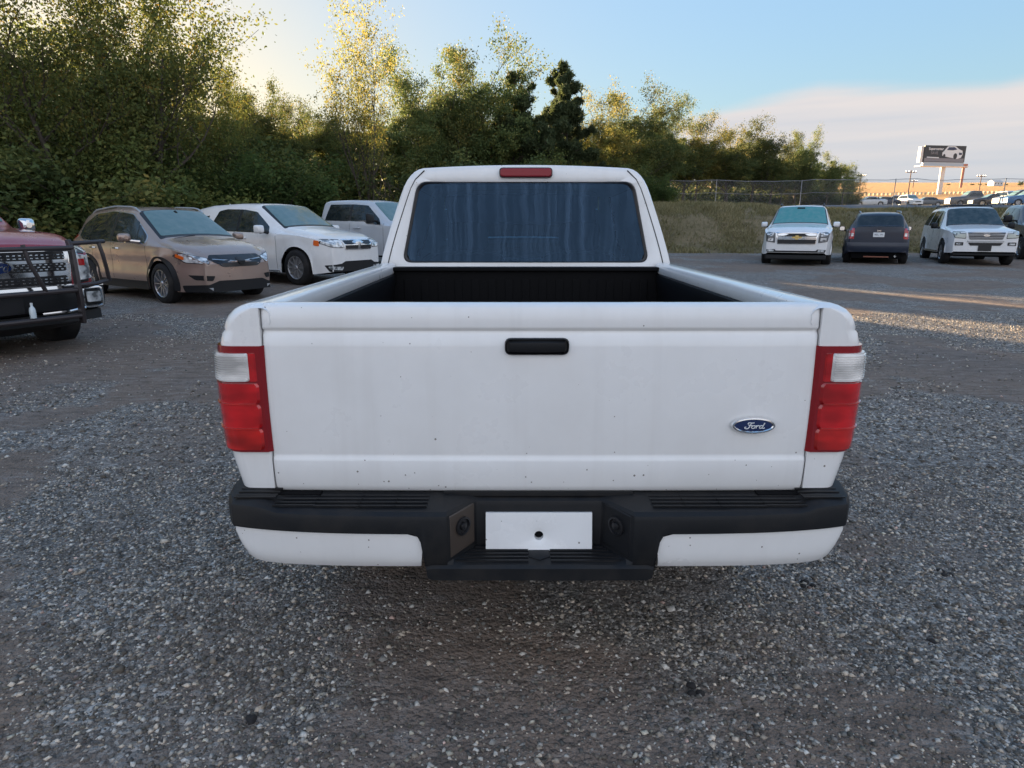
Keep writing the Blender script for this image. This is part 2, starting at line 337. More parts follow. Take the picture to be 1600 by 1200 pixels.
class G:
    """geometry collector"""
    def __init__(s): s.v = []; s.f = []
    def add(s, v, f):
        b = len(s.v); s.v += [tuple(p) for p in v]; s.f += [tuple(i + b for i in q) for q in f]; return s
    def box(s, x0, x1, y0, y1, z0, z1):
        return s.add([(x0, y0, z0), (x1, y0, z0), (x1, y1, z0), (x0, y1, z0), (x0, y0, z1), (x1, y0, z1), (x1, y1, z1), (x0, y1, z1)],
                     [(0, 3, 2, 1), (4, 5, 6, 7), (0, 1, 5, 4), (1, 2, 6, 5), (2, 3, 7, 6), (3, 0, 4, 7)])
    def tube(s, pts, r, n=8, cap=True):
        pts = [Vector(p) for p in pts]; rs = r if isinstance(r, (list, tuple)) else [r] * len(pts)
        V = []; F = []; up = Vector((0, 0, 1)); prev = None
        for i, p in enumerate(pts):
            d = (pts[min(i + 1, len(pts) - 1)] - pts[max(i - 1, 0)]).normalized()
            if prev is None:
                a = d.cross(up if abs(d.z) < .9 else Vector((1, 0, 0))).normalized()
            else:
                a = (prev - d * prev.dot(d)).normalized()
            prev = a; b = d.cross(a)
            for k in range(n):
                t = 2 * math.pi * k / n; V.append(p + (a * math.cos(t) + b * math.sin(t)) * rs[i])
        for i in range(len(pts) - 1):
            for k in range(n): F.append((i * n + k, i * n + (k + 1) % n, (i + 1) * n + (k + 1) % n, (i + 1) * n + k))
        if cap: F.append(tuple(range(n - 1, -1, -1))); F.append(tuple((len(pts) - 1) * n + k for k in range(n)))
        return s.add(V, F)
    def prism(s, poly, a0, a1, axis='x'):
        """polygon in the two other axes, extruded along axis"""
        def P(a, q):
            return {'x': (a, q[0], q[1]), 'y': (q[0], a, q[1]), 'z': (q[0], q[1], a)}[axis]
        n = len(poly); V = [P(a0, q) for q in poly] + [P(a1, q) for q in poly]
        F = [(i, (i + 1) % n, n + (i + 1) % n, n + i) for i in range(n)] + [tuple(range(n - 1, -1, -1)), tuple(range(n, 2 * n))]
        return s.add(V, F)
    def grid(s, rows, closed=False, flip=False):
        n = len(rows[0]); V = [p for r in rows for p in r]; F = []
        for i in range(len(rows) - 1):
            for k in range(n if closed else n - 1):
                q = (i * n + k, i * n + (k + 1) % n, (i + 1) * n + (k + 1) % n, (i + 1) * n + k)
                F.append(q[::-1] if flip else q)
        return s.add(V, F)
    def lathe(s, prof, n=32, c=(0, 0, 0), axis='y'):
        rows = []
        for k in range(n):
            t = 2 * math.pi * k / n
            if axis == 'y': rows.append([(c[0] + r * math.cos(t), c[1] + a, c[2] + r * math.sin(t)) for a, r in prof])
            elif axis == 'x': rows.append([(c[0] + a, c[1] + r * math.cos(t), c[2] + r * math.sin(t)) for a, r in prof])
            else: rows.append([(c[0] + r * math.cos(t), c[1] + r * math.sin(t), c[2] + a) for a, r in prof])
        return s.grid(rows + [rows[0]])
    def mk(s, name, material, parent=None, **k):
        o = mk(name, s.v, s.f, material, parent, **k); fixn(o.data); return o

def rpoly(pts, r, seg=4):
    """round the corners of a polygon"""
    n = len(pts); out = []
    rr = r if isinstance(r, (list, tuple)) else [r] * n
    for i in range(n):
        p0 = Vector(pts[i - 1]); p = Vector(pts[i]); p1 = Vector(pts[(i + 1) % n])
        a = p0 - p; b = p1 - p; q = min(rr[i], a.length * .48, b.length * .48)
        if q < 1e-4: out.append(tuple(p)); continue
        s = p + a.normalized() * q; e = p + b.normalized() * q
        for k in range(seg + 1):
            t = k / seg; out.append(tuple(s * (1 - t) ** 2 + p * 2 * t * (1 - t) + e * t * t))
    return out
def rrect(x0, x1, z0, z1, r): return rpoly([(x0, z0), (x1, z0), (x1, z1), (x0, z1)], r)
def ellipse(cx, cz, a, b, n=24): return [(cx + a * math.cos(2 * math.pi * k / n), cz + b * math.sin(2 * math.pi * k / n)) for k in range(n)]

def text_mesh(name, body, size, material, parent, matrix, shear=0, extrude=.0008, bold=0):
    cu = bpy.data.curves.new(name, 'FONT'); cu.body = body; cu.size = size; cu.shear = shear; cu.extrude = extrude
    cu.align_x = 'CENTER'; cu.align_y = 'CENTER'; cu.offset = bold; cu.resolution_u = 3
    tmp = bpy.data.objects.new('tmp', cu); COL.objects.link(tmp)
    bpy.context.view_layer.update()
    me = bpy.data.meshes.new_from_object(tmp.evaluated_get(bpy.context.evaluated_depsgraph_get()))
    bpy.data.objects.remove(tmp)
    me.transform(matrix); me.materials.clear(); me.materials.append(M[material]); me.name = name
    o = bpy.data.objects.new(name, me); COL.objects.link(o); o.parent = parent; return o

def vnoise(x, y, seed=0):
    """smooth value noise, numpy"""
    xi = np.floor(x).astype(np.int64); yi = np.floor(y).astype(np.int64); fx = x - xi; fy = y - yi
    fx = fx * fx * (3 - 2 * fx); fy = fy * fy * (3 - 2 * fy)
    def h(a, b):
        n = (a * 374761393 + b * 668265263 + seed * 1442695041) & 0x7fffffff
        n = ((n ^ (n >> 13)) * 1274126177) & 0x7fffffff
        return (n ^ (n >> 16)) % 10007 / 10007.
    return (h(xi, yi) * (1 - fx) + h(xi + 1, yi) * fx) * (1 - fy) + (h(xi, yi + 1) * (1 - fx) + h(xi + 1, yi + 1) * fx) * fy
def fbm(x, y, seed=0, o=4):
    s = 0; a = .5
    for i in range(o): s = s + a * vnoise(x * 2 ** i, y * 2 ** i, seed + i); a *= .5
    return s
def sstep(x, a, b):
    t = np.clip((x - a) / (b - a), 0, 1); return t * t * (3 - 2 * t)

# ------------------------------------------------------------------ terrain
RY = [-3000, 0, 13, 22, 27.5, 28.6, 30.2, 32, 40, 50, 60, 80, 110, 150, 220, 300, 345, 360, 500, 900, 3000]
RZ = [0, 0, 0, .10, .15, .45, 1.45, 1.93, 2.24, 2.66, 3.0, 3.5, 4.25, 6.2, 13.0, 19.8, 22.6, 23, 23, 14, 6]
LY = [-3000, 0, 15, 22, 30, 50, 80, 150, 345, 500, 900, 3000]
LZ = [0, 0, 0, .3, .8, 2.2, 3.4, 6, 21, 22, 12, 6]
def hgt(x, y):
    x = np.asarray(x, float); y = np.asarray(y, float)
    y2 = y + .0 * x + (fbm(x * .12 + 7, y * 0 + 3, 5) - .47) * 2.2 * sstep(y, 26, 29) * (1 - sstep(y, 34, 40))
    r = np.interp(y2, RY, RZ); l = np.interp(y, LY, LZ)
    w = sstep(x, -6, 2)
    h = r * w + l * (1 - w)
    h = h + .32 * (1 - sstep(x, 9, 17)) * w * sstep(y, 28.5, 32) * (1 - sstep(y, 36, 50))     # the bank is higher to the left
    bump = (fbm(x * .9, y * .9, 11) - .47) * .035 + (fbm(x * .22, y * .22, 12) - .47) * .06 * sstep(np.hypot(x, y), 6, 14)
    return h + bump * (1 - sstep(y, 40, 80)) + (fbm(x * .5, y * .5, 13) - .47) * .35 * sstep(y, 28, 30) * (1 - sstep(y, 50, 80)) * w
def hz(x, y): return float(hgt(np.array([x]), np.array([y]))[0])
def sheet(name, xs, ys, material, dz=0, **k):
    X, Y = np.meshgrid(xs, ys); Z = hgt(X, Y) + dz; n = len(xs); r = len(ys)
    V = np.stack([X, Y, Z], -1).reshape(-1, 3)
    I = np.arange(n * r).reshape(r, n); F = np.stack([I[:-1, :-1], I[:-1, 1:], I[1:, 1:], I[1:, :-1]], -1).reshape(-1, 4)
    return mk(name, V.tolist(), F.tolist(), material, kind='structure', ang=180, **k)
def sp(a, b, n): return np.linspace(a, b, n)
xs_lot = np.unique(np.round(np.concatenate([[-3000, -1200, -500, -200, -100], sp(-60, -8, 40), sp(-8, 10, 181), sp(10, 60, 60), [100, 200, 500, 1200, 3000]]), 4))
YB = 27.4
ys_lot = np.unique(np.round(np.concatenate([[-3000, -1000, -300, -100, -40, -15, -5], sp(-3, 11, 141), sp(11, YB, 60)]), 4))
def dustf(x, y):
    """0..1: packed brown dirt against loose crushed stone"""
    f = fbm(x * .75 + 3 + .35 * y, y * .5 + 8 - .2 * x, 81, 5)
    f = f + .10 * np.exp(-((x + .25 + (y - 1.8) * .25) / .75) ** 2 - ((y - 1.75) / .9) ** 2) + .09 * np.exp(-((x + 1.9 - (y - 2) * -.5) / .35) ** 2 - ((y - 3) / 1.6) ** 2) - .07 * sstep(x, .8, 1.6) * (1 - sstep(y, 2.5, 5))
    return sstep(f, .455, .555)
lot = sheet('gravel_lot', xs_lot, ys_lot, 'gravel')
_co = np.empty(len(lot.data.vertices) * 3, np.float32); lot.data.vertices.foreach_get('co', _co); _co = _co.reshape(-1, 3).astype(float)
_a = lot.data.attributes.new('dust', 'FLOAT', 'POINT'); _a.data.foreach_set('value', dustf(_co[:, 0], _co[:, 1]).astype(np.float32))
xs_b = np.unique(np.concatenate([[-3000, -1200, -500, -200, -100], sp(-60, 90, 260), [150, 300, 600, 1200, 3000]]))
ys_b = np.unique(np.concatenate([sp(YB, 36, 50), sp(36, 110, 50), sp(110, 145, 8)]))
sheet('grass_bank', xs_b, ys_b, 'grass')
xs_f = np.unique(np.concatenate([[-3000, -1000, -300], sp(-100, 500, 90), [800, 1500, 3000]]))
sheet('hill_field', xs_f, np.unique(np.concatenate([sp(145, 380, 40), sp(380, 900, 20), [1500, 3000]])), 'field')
sheet('road', sp(6, 90, 90), sp(40, 56, 16), 'asphalt', .05)

# ------------------------------------------------------------------ vehicles
def smooth(xs, ys, X, s=.06):
    """polyline (xs, ys) sampled at X with a soft blur of width s"""
    a = np.zeros(len(X)); w = 0
    for k in range(-3, 4):
        q = math.exp(-k * k / 4.5); a += q * np.interp(X + k * s / 2, xs, ys); w += q
    return a / w
class Body:
    """car body lofted along x (forward), y to the car's left, z up"""
    def __init__(s, S):
        s.S = S; x0, x1 = S['x']; st = list(np.arange(x0, x1, .045)) + [x1]
        for xw in S['wheels']:
            Ra = S['R']
            if x0 < xw < x1:
                st = [q for q in st if abs(q - xw) > Ra + .01]
                st += [xw - Ra - .004, xw + Ra + .004] + [xw + Ra * math.sin(a) for a in np.linspace(-math.pi / 2, math.pi / 2, 17)]
        st = np.array(sorted(st)); s.st = st
        W = smooth(*zip(*S['w']), st, .10); ZT = smooth(*zip(*S['zt']), st, S.get('sm', .07)); ZS = smooth(*zip(*S['zs']), st, .07); TW = smooth(*zip(*S['tw']), st, .09)
        ZB = smooth(*zip(*S['zb']), st, .04)
        rings = []
        for i, x in enumerate(st):
            rings.append(s.ring(x, W[i], ZB[i], min(ZS[i], ZT[i] - .03), ZT[i], min(TW[i], W[i] - .03)))
        fr = S.get('rf', .05); rr = S.get('rr', .05)
        def capr(ring, x, r, sgn):
            out = []; P = np.array(ring); c = np.array([x, 0, (P[:, 2].min() + P[:, 2].max()) / 2])
            hw = P[:, 1].max(); hh = (P[:, 2].max() - P[:, 2].min()) / 2
            for a in (30, 60, 90):
                q = P.copy(); k = r * (1 - math.cos(R(a)))
                q[:, 0] = x + sgn * r * math.sin(R(a)); q[:, 1] *= 1 - k / hw; q[:, 2] = c[2] + (q[:, 2] - c[2]) * (1 - k / hh); out.append(q)
            for f in (.85, .65, .45, .25, .0):
                q2 = q.copy(); q2[:, 1] *= f; q2[:, 0] += sgn * S.get('bow', .02) * (1 - f * f); out.append(q2)
            return out
        rings = [np.array(r) for r in rings]
        if S.get('front', True): rings = rings + capr(rings[-1], st[-1], fr, 1)
        if S.get('rear', True): rings = capr(rings[0], st[0], rr, -1)[::-1] + rings
        s.first = rings[0]
        sh = S.get('shear')
        if sh:
            for r in rings: sh(r)
        s.rings = rings; V = np.concatenate(rings); n = len(rings[0]); F = []
        for i in range(len(rings) - 1):
            for k in range(n - 1): F.append((i * n + k, (i + 1) * n + k, (i + 1) * n + k + 1, i * n + k + 1))
        V2 = V.copy(); V2[:, 1] *= -1; F2 = [(a + len(V), d + len(V), c + len(V), b + len(V)) for a, b, c, d in F]
        s.V = np.concatenate([V, V2]); s.F = F + F2
        s.bvh = BVHTree.FromPolygons([Vector(p) for p in s.V], s.F)
    def ring(s, x, w, zb, zs, zt, tw):
        S = s.S; side = S.get('side', [(0, .95), (.35, .985), (.6, 1), (.85, .99), (1.2, .965)])
        fz = [a for a, b in side]; fw = [b for a, b in side]
        fl = 0
        for xw in S['wheels']:
            dd = abs(x - xw); fl = max(fl, (1 - min(1, abs(dd - S['R']) / .10)) if dd > S['R'] * .5 else .0, 1 - min(1, dd / (S['R'] + .02)) if dd < S['R'] else 0)
            if dd <= S['R'] + 1e-6: zb = max(zb, S['zc'] + math.sqrt(max(0, S['R'] ** 2 - dd * dd)) * S.get('ay', 1.0))
        flare = S.get('flare', .018) * fl
        zb = min(zb, zs - .06)
        P = []
        for k in range(11):
            z = zb + (zs - zb) * k / 10; y = w * np.interp(z, fz, fw) + flare * max(0, 1 - (z - zb) / .16)
            P.append((x, y, z))
        ys = P[-1][1]; dz = zt - zs; cr = S.get('crown', .05) * min(1, tw / .5)
        rc = min(S.get('rc', .07), dz * .6); zc2 = zt - cr * .9
        tw2 = min(tw, ys - .012)
        for k in range(1, 7):
            f = k / 7; z = zs + (zc2 - rc - zs) * f if zc2 - rc > zs else zs + .001 * k
            y = ys + (tw2 - ys) * (f ** 1.15) * .86; P.append((x, y, z))
        p = P[-1]; e = (x, tw2 * .88, zt - cr * .55)
        c1 = (x, ys + (tw2 - ys) * .97, zc2)
        for k in range(1, 7):
            t = k / 6; P.append((x, (1 - t) ** 2 * p[1] + 2 * t * (1 - t) * c1[1] + t * t * e[1], (1 - t) ** 2 * p[2] + 2 * t * (1 - t) * c1[2] + t * t * e[2]))
        for k in range(1, 8):
            f = 1 - k / 7; y = e[1] * f; P.append((x, y, zt - cr * .55 * f * f))
        return P
    def mk(s, material, parent, holes=None, name='body'):
        F = s.F
        if holes:
            F = [f for f in F if not holes(s.V[list(f)].mean(0))]
        o = mk(name, s.V.tolist(), F, material, parent, ang=32); return o
    DIRS = {'F': ((-1, 0, 0), lambda u, v: (9, u, v)), 'B': ((1, 0, 0), lambda u, v: (-9, u, v)),
            'L': ((0, -1, 0), lambda u, v: (u, 9, v)), 'R': ((0, 1, 0), lambda u, v: (u, -9, v)), 'T': ((0, 0, -1), lambda u, v: (u, v, 9))}
    def hit(s, d, u, v):
        dr, fo = s.DIRS[d]; h = s.bvh.ray_cast(Vector(fo(u, v)), Vector(dr))
        return h[0]
    def drape(s, name, poly, d, material, parent, off=.006, skirt=.012, step=.05, g=None, **k):
        if name == 'headlight' and parent is not None and parent.type == 'EMPTY':
            cu = sum(p[0] for p in poly) / len(poly); cv = sum(p[1] for p in poly) / len(poly)
            s.drape('headlight_rim', [(cu + (p[0] - cu) * 1.07, cv + (p[1] - cv) * 1.16) for p in poly], d, 'gasket', parent, off=off - .005)
        us = [p[0] for p in poly]; u0, u1 = min(us), max(us)
        n = max(2, int((u1 - u0) / step) + 1)
        U = sorted(set(np.round(np.concatenate([np.linspace(u0, u1, n), [q for q in us]]), 5)))
        U2 = [U[0]]
        for q in U[1:]:
            if q - U2[-1] > 1e-4: U2.append(q)
        U = U2; dv = Vector(s.DIRS[d][0])
        vs_all = [p[1] for p in poly]; mrow = max(1, int((max(vs_all) - min(vs_all)) / step))
        cols = []; last = None
        for u in U:
            uu = min(max(u, u0 + 1e-5), u1 - 1e-5); vv = []
            for i in range(len(poly)):
                a = poly[i]; b = poly[(i + 1) % len(poly)]
                if (a[0] - uu) * (b[0] - uu) <= 0 and a[0] != b[0]:
                    vv.append(a[1] + (b[1] - a[1]) * (uu - a[0]) / (b[0] - a[0]))
            if len(vv) < 2: continue
            lo, hi = min(vv), max(vv); col = []
            for j in range(mrow + 1):
                v = lo + (hi - lo) * j / mrow; h = s.hit(d, uu, v)
                if h is None: col.append((uu, v, None))
                else: col.append((uu, v, h))
            cols.append(col)
        axis = 0 if d in 'FB' else (1 if d in 'LR' else 2)
        vals = [c[2][axis] for col in cols for c in col if c[2] is not None]
        if not vals: print('DRAPE MISS', name); return None
        med = sorted(vals)[len(vals) // 2]
        fo = s.DIRS[d][1]; rows = []; low = []
        for col in cols:
            rr = []; 
            goodv = [c[2][axis] for c in col if c[2] is not None]
            fb = goodv[0] if goodv else med
            lastv = None
            for (u, v, h) in col:
                q = Vector(fo(u, v)); q[axis] = h[axis] if h is not None else (lastv if lastv is not None else fb)
                lastv = q[axis]; rr.append(q - dv * off)
            rows.append(rr)
        gg = g or G(); gg.grid(rows, flip=False)
        # skirt
        n0 = len(rows); m0 = len(rows[0])
        loop = [rows[0][j] for j in range(m0)] + [rows[i][m0 - 1] for i in range(1, n0)] + [rows[n0 - 1][j] for j in range(m0 - 2, -1, -1)] + [rows[i][0] for i in range(n0 - 2, 0, -1)]
        lp = loop + [loop[0]]; gg.grid([lp, [p + dv * (skirt + off) for p in lp]])
        if g is None: return gg.mk(name, material, parent, **k)
        return gg

_wheel = {}
def wheel(parent, x, y, r, w, rimr, style, spokes=10, rim_mat='alloy'):
    """wheel = tyre, with the rim as a sub-part"""
    key = (r, w, rimr, style, spokes, rim_mat, y > 0)
    sg = 1 if y > 0 else -1
    if key not in _wheel:
        g = G(); hw = w / 2
        g.lathe([(-hw, rimr), (-hw, r - .06), (-hw + .01, r - .03), (-hw + .035, r - .005), (-hw * .4, r), (hw * .4, r), (hw - .035, r - .005), (hw - .01, r - .03), (hw, r - .06), (hw * .98, rimr + .02), (hw * .9, rimr)], 40)
        me1 = mk('wheel', g.v, g.f, 'tyre'); fixn(me1.data)
        g = G(); o_ = sg * hw
        g.lathe([(o_ * .9, rimr), (o_ * .92, rimr - .012), (o_ * .80, rimr - .025), (o_ * .15, rimr - .035), (o_ * .1, .02)], 40)
        for k in range(spokes):
            a = 2 * math.pi * k / spokes
            ca, sa = math.cos(a), math.sin(a); ww = .20 * rimr * (5.5 / spokes if spokes > 5 else 1.0)
            P = []
            for (rad, wd, dep) in ((.045, ww * .6, .80), (rimr * .55, ww * .62, .86), (rimr - .015, ww, .88)):
                for s2 in (-1, 1):
                    for dd in (0, -.025):
                        P.append((rad * ca - s2 * wd / 2 * sa, o_ * dep + sg * dd, rad * sa + s2 * wd / 2 * ca))
            fs = []
            for q in (0, 4):
                fs += [(q, q + 4, q + 6, q + 2), (q + 1, q + 3, q + 7, q + 5), (q, q + 1, q + 5, q + 4), (q + 2, q + 6, q + 7, q + 3)]
            g.add(P, fs)
        g.lathe([(o_ * .92, .001), (o_ * .92, .035), (o_ * .75, .055)], 16)
        me2 = mk('rim', g.v, g.f, rim_mat, ang=25); fixn(me2.data)
        _wheel[key] = (me1.data, me2.data); a, b = me1, me2
    else:
        a = bpy.data.objects.new('wheel', _wheel[key][0]); b = bpy.data.objects.new('rim', _wheel[key][1]); COL.objects.link(a); COL.objects.link(b)
    a.parent = parent; a.location = (x, y, r); b.parent = a
    return a

def mirror(B, parent, x, y, z, size=(.12, .24, .17), material='white', arm='black', both=True, chrome=False):
    for sg in ((1, -1) if both else (1,)):
        dx, dy, dz = size
        g = G()
        cx, cy, cz = x, sg * (y + dy / 2 + .06), z + .07
        rows = []
        for (t, sc) in ((-.5, .80), (-.38, .97), (-.1, 1), (.2, .93), (.42, .72), (.5, .35)):
            ring = rrect(-dy / 2 * sc, dy / 2 * sc, -dz / 2 * sc, dz / 2 * sc, .05)
            rows.append([(cx + t * dx, cy + q[0], cz + q[1]) for q in ring])
        g.grid(rows, closed=True); g.add(rows[-1], [tuple(range(len(rows[-1])))])
        mo = g.mk('mirror', material, parent)
        rows2 = rows[0]; g2 = G(); g2.add([(q[0] + .004, q[1], q[2]) for q in rows2], [tuple(range(len(rows2)))]); g2.mk('mirror_glass', 'chrome', mo)
        h = B.hit('L' if sg > 0 else 'R', x + .03, z)
        yy = h.y if h is not None else sg * y
        g3 = G().tube([(x + .02, yy - sg * .02, z - .01), (x + .01, (yy + cy) / 2, z + .01), (cx, cy, cz - dz * .38)], [.035, .028, .03], 8); g3.mk('mirror_arm', arm, mo)

def seams(B, parent, xs, z0, z1, material='gasket', dirs='LR'):
    for d in dirs:
        g = G()
        for x in xs:
            if isinstance(x, tuple): a, b = x
            else: a = b = x
            poly = [(a - .004, z0), (a + .004, z0), (b + .004, z1), (b - .004, z1)]
            if a == b: B.drape('door_seam', [(a - .004, z0), (a + .004, z0), (a + .004, z1), (a - .004, z1)], d, material, parent, off=.0015, skirt=.004, step=.05)
def under(parent, x0, x1, w, z0=.22, z1=.5):
    g = G(); g.box(x0, x1, -w, w, z0, z1); return g.mk('underbody', 'dark', parent)
def sym(poly): return [(-a, b) for a, b in poly][::-1]
def both(B, name, poly, d, material, parent, **k):
    """one patch on each side; for front/back views mirror in u, for side views use both sides"""
    if d in 'FB':
        return [B.drape(name, poly, d, material, parent, **k), B.drape(name, sym(poly), d, material, parent, **k)]
    return [B.drape(name, poly, 'L', material, parent, **k), B.drape(name, poly, 'R', material, parent, **k)]
def oval_emblem(B, parent, d, cy, cz, a, b, off=.02, txt='Ford', tsize=None):
    e = B.drape('emblem', ellipse(cy, cz, a, b), d, 'chrome', parent, off=off, skirt=.03, step=.02)
    B.drape('emblem_face', ellipse(cy, cz, a * .86, b * .80), d, 'emblem', e, off=off + .003, skirt=.003, step=.02)
    if txt:
        h = B.hit(d, cy, cz)
        sgn = 1 if d == 'F' else -1
        # text lies in YZ plane, readable from outside
        mt = Matrix(((0, 0, sgn, h.x + sgn * (off + .005)), (sgn, 0, 0, cy), (0, 1, 0, cz), (0, 0, 0, 1)))
        text_mesh('lettering', txt, tsize or b * 1.5, 'chrome', e, mt, shear=.35)
    return e
def ground_rot(o, x, y):
    o.location.z = hz(x, y)

# ---- bronze crossover
def crossover():
    X, Y = -6.43, 12.25
    P = empty('crossover_car', (X, Y, hz(X, Y) - .02), R(-34.1), label='bronze crossover with roof rails, parked between the red pickup and the white family car', cat='car')
    B = Body(dict(x=(-2.02, 2.10), wheels=(-1.28, 1.28), R=.385, zc=.34,
        w=[(-2.1, .74), (-1.95, .82), (-1.5, .875), (0, .885), (1.3, .885), (1.75, .83), (1.98, .72), (2.12, .58)],
        zt=[(-2.1, 1.18), (-1.98, 1.28), (-1.78, 1.50), (-1.5, 1.585), (-.6, 1.635), (.05, 1.615), (.30, 1.565), (1.12, 1.10), (1.45, 1.04), (1.8, .955), (2.02, .84), (2.12, .74)],
        zs=[(-2.1, 1.02), (-1.0, 1.02), (.2, .97), (1.05, .95), (1.5, .93), (1.9, .84), (2.12, .68)],
        tw=[(-2.1, .55), (-1.5, .57), (-.5, .60), (.3, .60), (1.1, .70), (1.6, .72), (2.1, .50)],
        zb=[(-2.1, .42), (-1.9, .30), (-.8, .24), (.8, .24), (1.8, .22), (2.12, .26)], crown=.055, rc=.07,
        bow=.09, side=[(.0, .94), (.30, .975), (.45, 1.0), (.66, .975), (.80, .992), (.92, .985), (1.1, .95)], flare=.03, rf=.05))
    B.mk('bronze', P)
    under(P, -1.9, 1.9, .70, .2, .55)
    for x in (-1.28, 1.28):
        for sg in (-1, 1): wheel(P, x, sg * .79, .34, .22, .235, 'multi', 10)
    # cladding along the sills and arches
    both(B, 'sill_cladding', [(-.86, .22), (.86, .22), (.86, .36), (-.86, .36)], 'L', 'black', P, off=.012)
    for xw in (-1.28, 1.28):
        for d in 'LR':
            arc = G(); rows = []
            for rad in (.383, .45):
                row = []
                for k in range(25):
                    a = R(-14 + 208 * k / 24); u = xw + rad * math.cos(a); v = .34 + rad * math.sin(a); h = B.hit(d, u, max(v, .26))
                    row.append(Vector((u, (h.y if h is not None else (.87 if d == 'L' else -.87)) + (.012 if d == 'L' else -.012), v)))
                rows.append(row)
            arc.grid(rows); rows2 = [[p - Vector((0, .02 if d == 'L' else -.02, 0)) for p in r] for r in rows]; arc.grid([rows[0], rows2[0]]); arc.grid([rows[1], rows2[1]])
            arc.mk('arch_cladding', 'black', P)
    # glass
    side_all = rpoly([(-1.62, 1.10), (-1.42, 1.02), (.84, .985), (.80, 1.10), (.18, 1.49), (-.55, 1.545), (-1.25, 1.50), (-1.60, 1.28)], .06)
    both(B, 'window_trim', side_all, 'L', 'alloy', P, off=.003)
    both(B, 'pillar_trim', [(-.39 + (q[0] + .39) * .975, 1.25 + (q[1] - 1.25) * .95) for q in side_all], 'L', 'gasket', P, off=.005)
    for nm, poly in (('rear_quarter_window', [(-1.60, 1.105), (-1.20, 1.030), (-1.20, 1.495), (-1.58, 1.30)]),
                     ('rear_door_window', [(-1.17, 1.030), (-.36, 1.014), (-.34, 1.525), (-.55, 1.535), (-1.17, 1.495)]),
                     ('front_door_window', [(-.29, 1.014), (.53, 0.998), (.44, 1.335), (.16, 1.478), (-.27, 1.522)]),
                     ('front_quarter_window', [(.555, 1.0), (.82, .992), (.47, 1.31)])):
        both(B, nm, rpoly(poly, .03), 'L', 'glass', P, off=.007)
    B.drape('windshield_gasket', rpoly([(.27, -.60), (1.10, -.70), (1.10, .70), (.27, .60)], .06), 'T', 'gasket', P, off=.004)
    B.drape('windshield', rpoly([(.31, -.55), (1.04, -.655), (1.06, .655), (.31, .55)], .06), 'T', 'wshield', P, off=.009, step=.08)
    B.drape('rear_window', rpoly([(-.60, 1.16), (.60, 1.16), (.48, 1.46), (-.48, 1.46)], .05), 'B', 'glass', P, off=.006)
    # front face: grille, lights, intake
    gr = B.drape('grille', rpoly([(-.44, .815), (-.50, .745), (-.32, .62), (.32, .62), (.50, .745), (.44, .815)], .03), 'F', 'gasket', P, off=.012)
    both(B, 'grille_bar', rpoly([(.10, .708), (.44, .742), (.44, .756), (.10, .726)], .003), 'F', 'alloy', gr, off=.024)
    B.drape('emblem', ellipse(0, .715, .065, .065), 'F', 'black', P, off=.03)
    for sg in (1, -1):
        hl = B.drape('headlight', rpoly([(sg * q[0], q[1]) for q in ((.50, .77), (.53, .68), (.76, .70), (.835, .80), (.80, .84))], .02), 'F', 'headlight', P, off=.010)
        B.drape('side_marker', rpoly([(1.70, .79), (1.85, .74), (1.86, .79), (1.72, .84)], .01), 'L' if sg > 0 else 'R', 'orange', hl, off=.012)
        B.drape('fog_recess', rpoly([(sg * q[0], q[1]) for q in ((.46, .48), (.50, .40), (.70, .42), (.76, .50))], .02), 'F', 'black', P, off=.010)
    B.drape('lower_valance', rpoly([(-.78, .22), (.78, .22), (.80, .33), (.55, .34), (.40, .40), (-.40, .40), (-.55, .34), (-.80, .33)], .02), 'F', 'black', P, off=.010)
    B.drape('skid_plate', rpoly([(-.50, .235), (.50, .235), (.58, .29), (-.58, .29)], .01), 'F', 'galv', P, off=.03)
    both(B, 'tail_lamp', rpoly([(.55, .98), (.80, 1.0), (.78, 1.12), (.58, 1.12)], .02), 'B', 'redlens', P, off=.012)
    # panels
    seams(B, P, [-.34, .86, -1.05], .38, 1.0)
    for x in (-1.0, -.12):
        for sg, d in ((1, 'L'), (-1, 'R')):
            h = B.hit(d, x, .90)
            G().tube([(x - .09, h.y + sg * .004, .895), (x - .06, h.y + sg * .035, .90), (x + .06, h.y + sg * .035, .90), (x + .09, h.y + sg * .004, .895)], .013, 8).mk('door_handle', 'chrome', P)
    mirror(B, P, .62, .90, 1.02, (.13, .20, .14), 'bronze', 'chrome')
    for sg in (1, -1):
        pts = []
        for k in range(13):
            x = -1.45 + 1.75 * k / 12; h = B.hit('T', x, sg * .575); pts.append((x, sg * .575, h.z + (.045 if 0 < k < 12 else .0)))
        G().tube(pts, .016, 8).mk('roof_rail', 'galv', P)
    G().tube([(.36, .0, 1.53), (.40, 0, 1.50)], .03, 8).mk('mirror_mount', 'black', P)
    G().tube([(1.16, -.5, 1.075), (1.10, -.1, 1.12)], .008, 6).mk('wiper', 'black', P)
    return P
crossover()

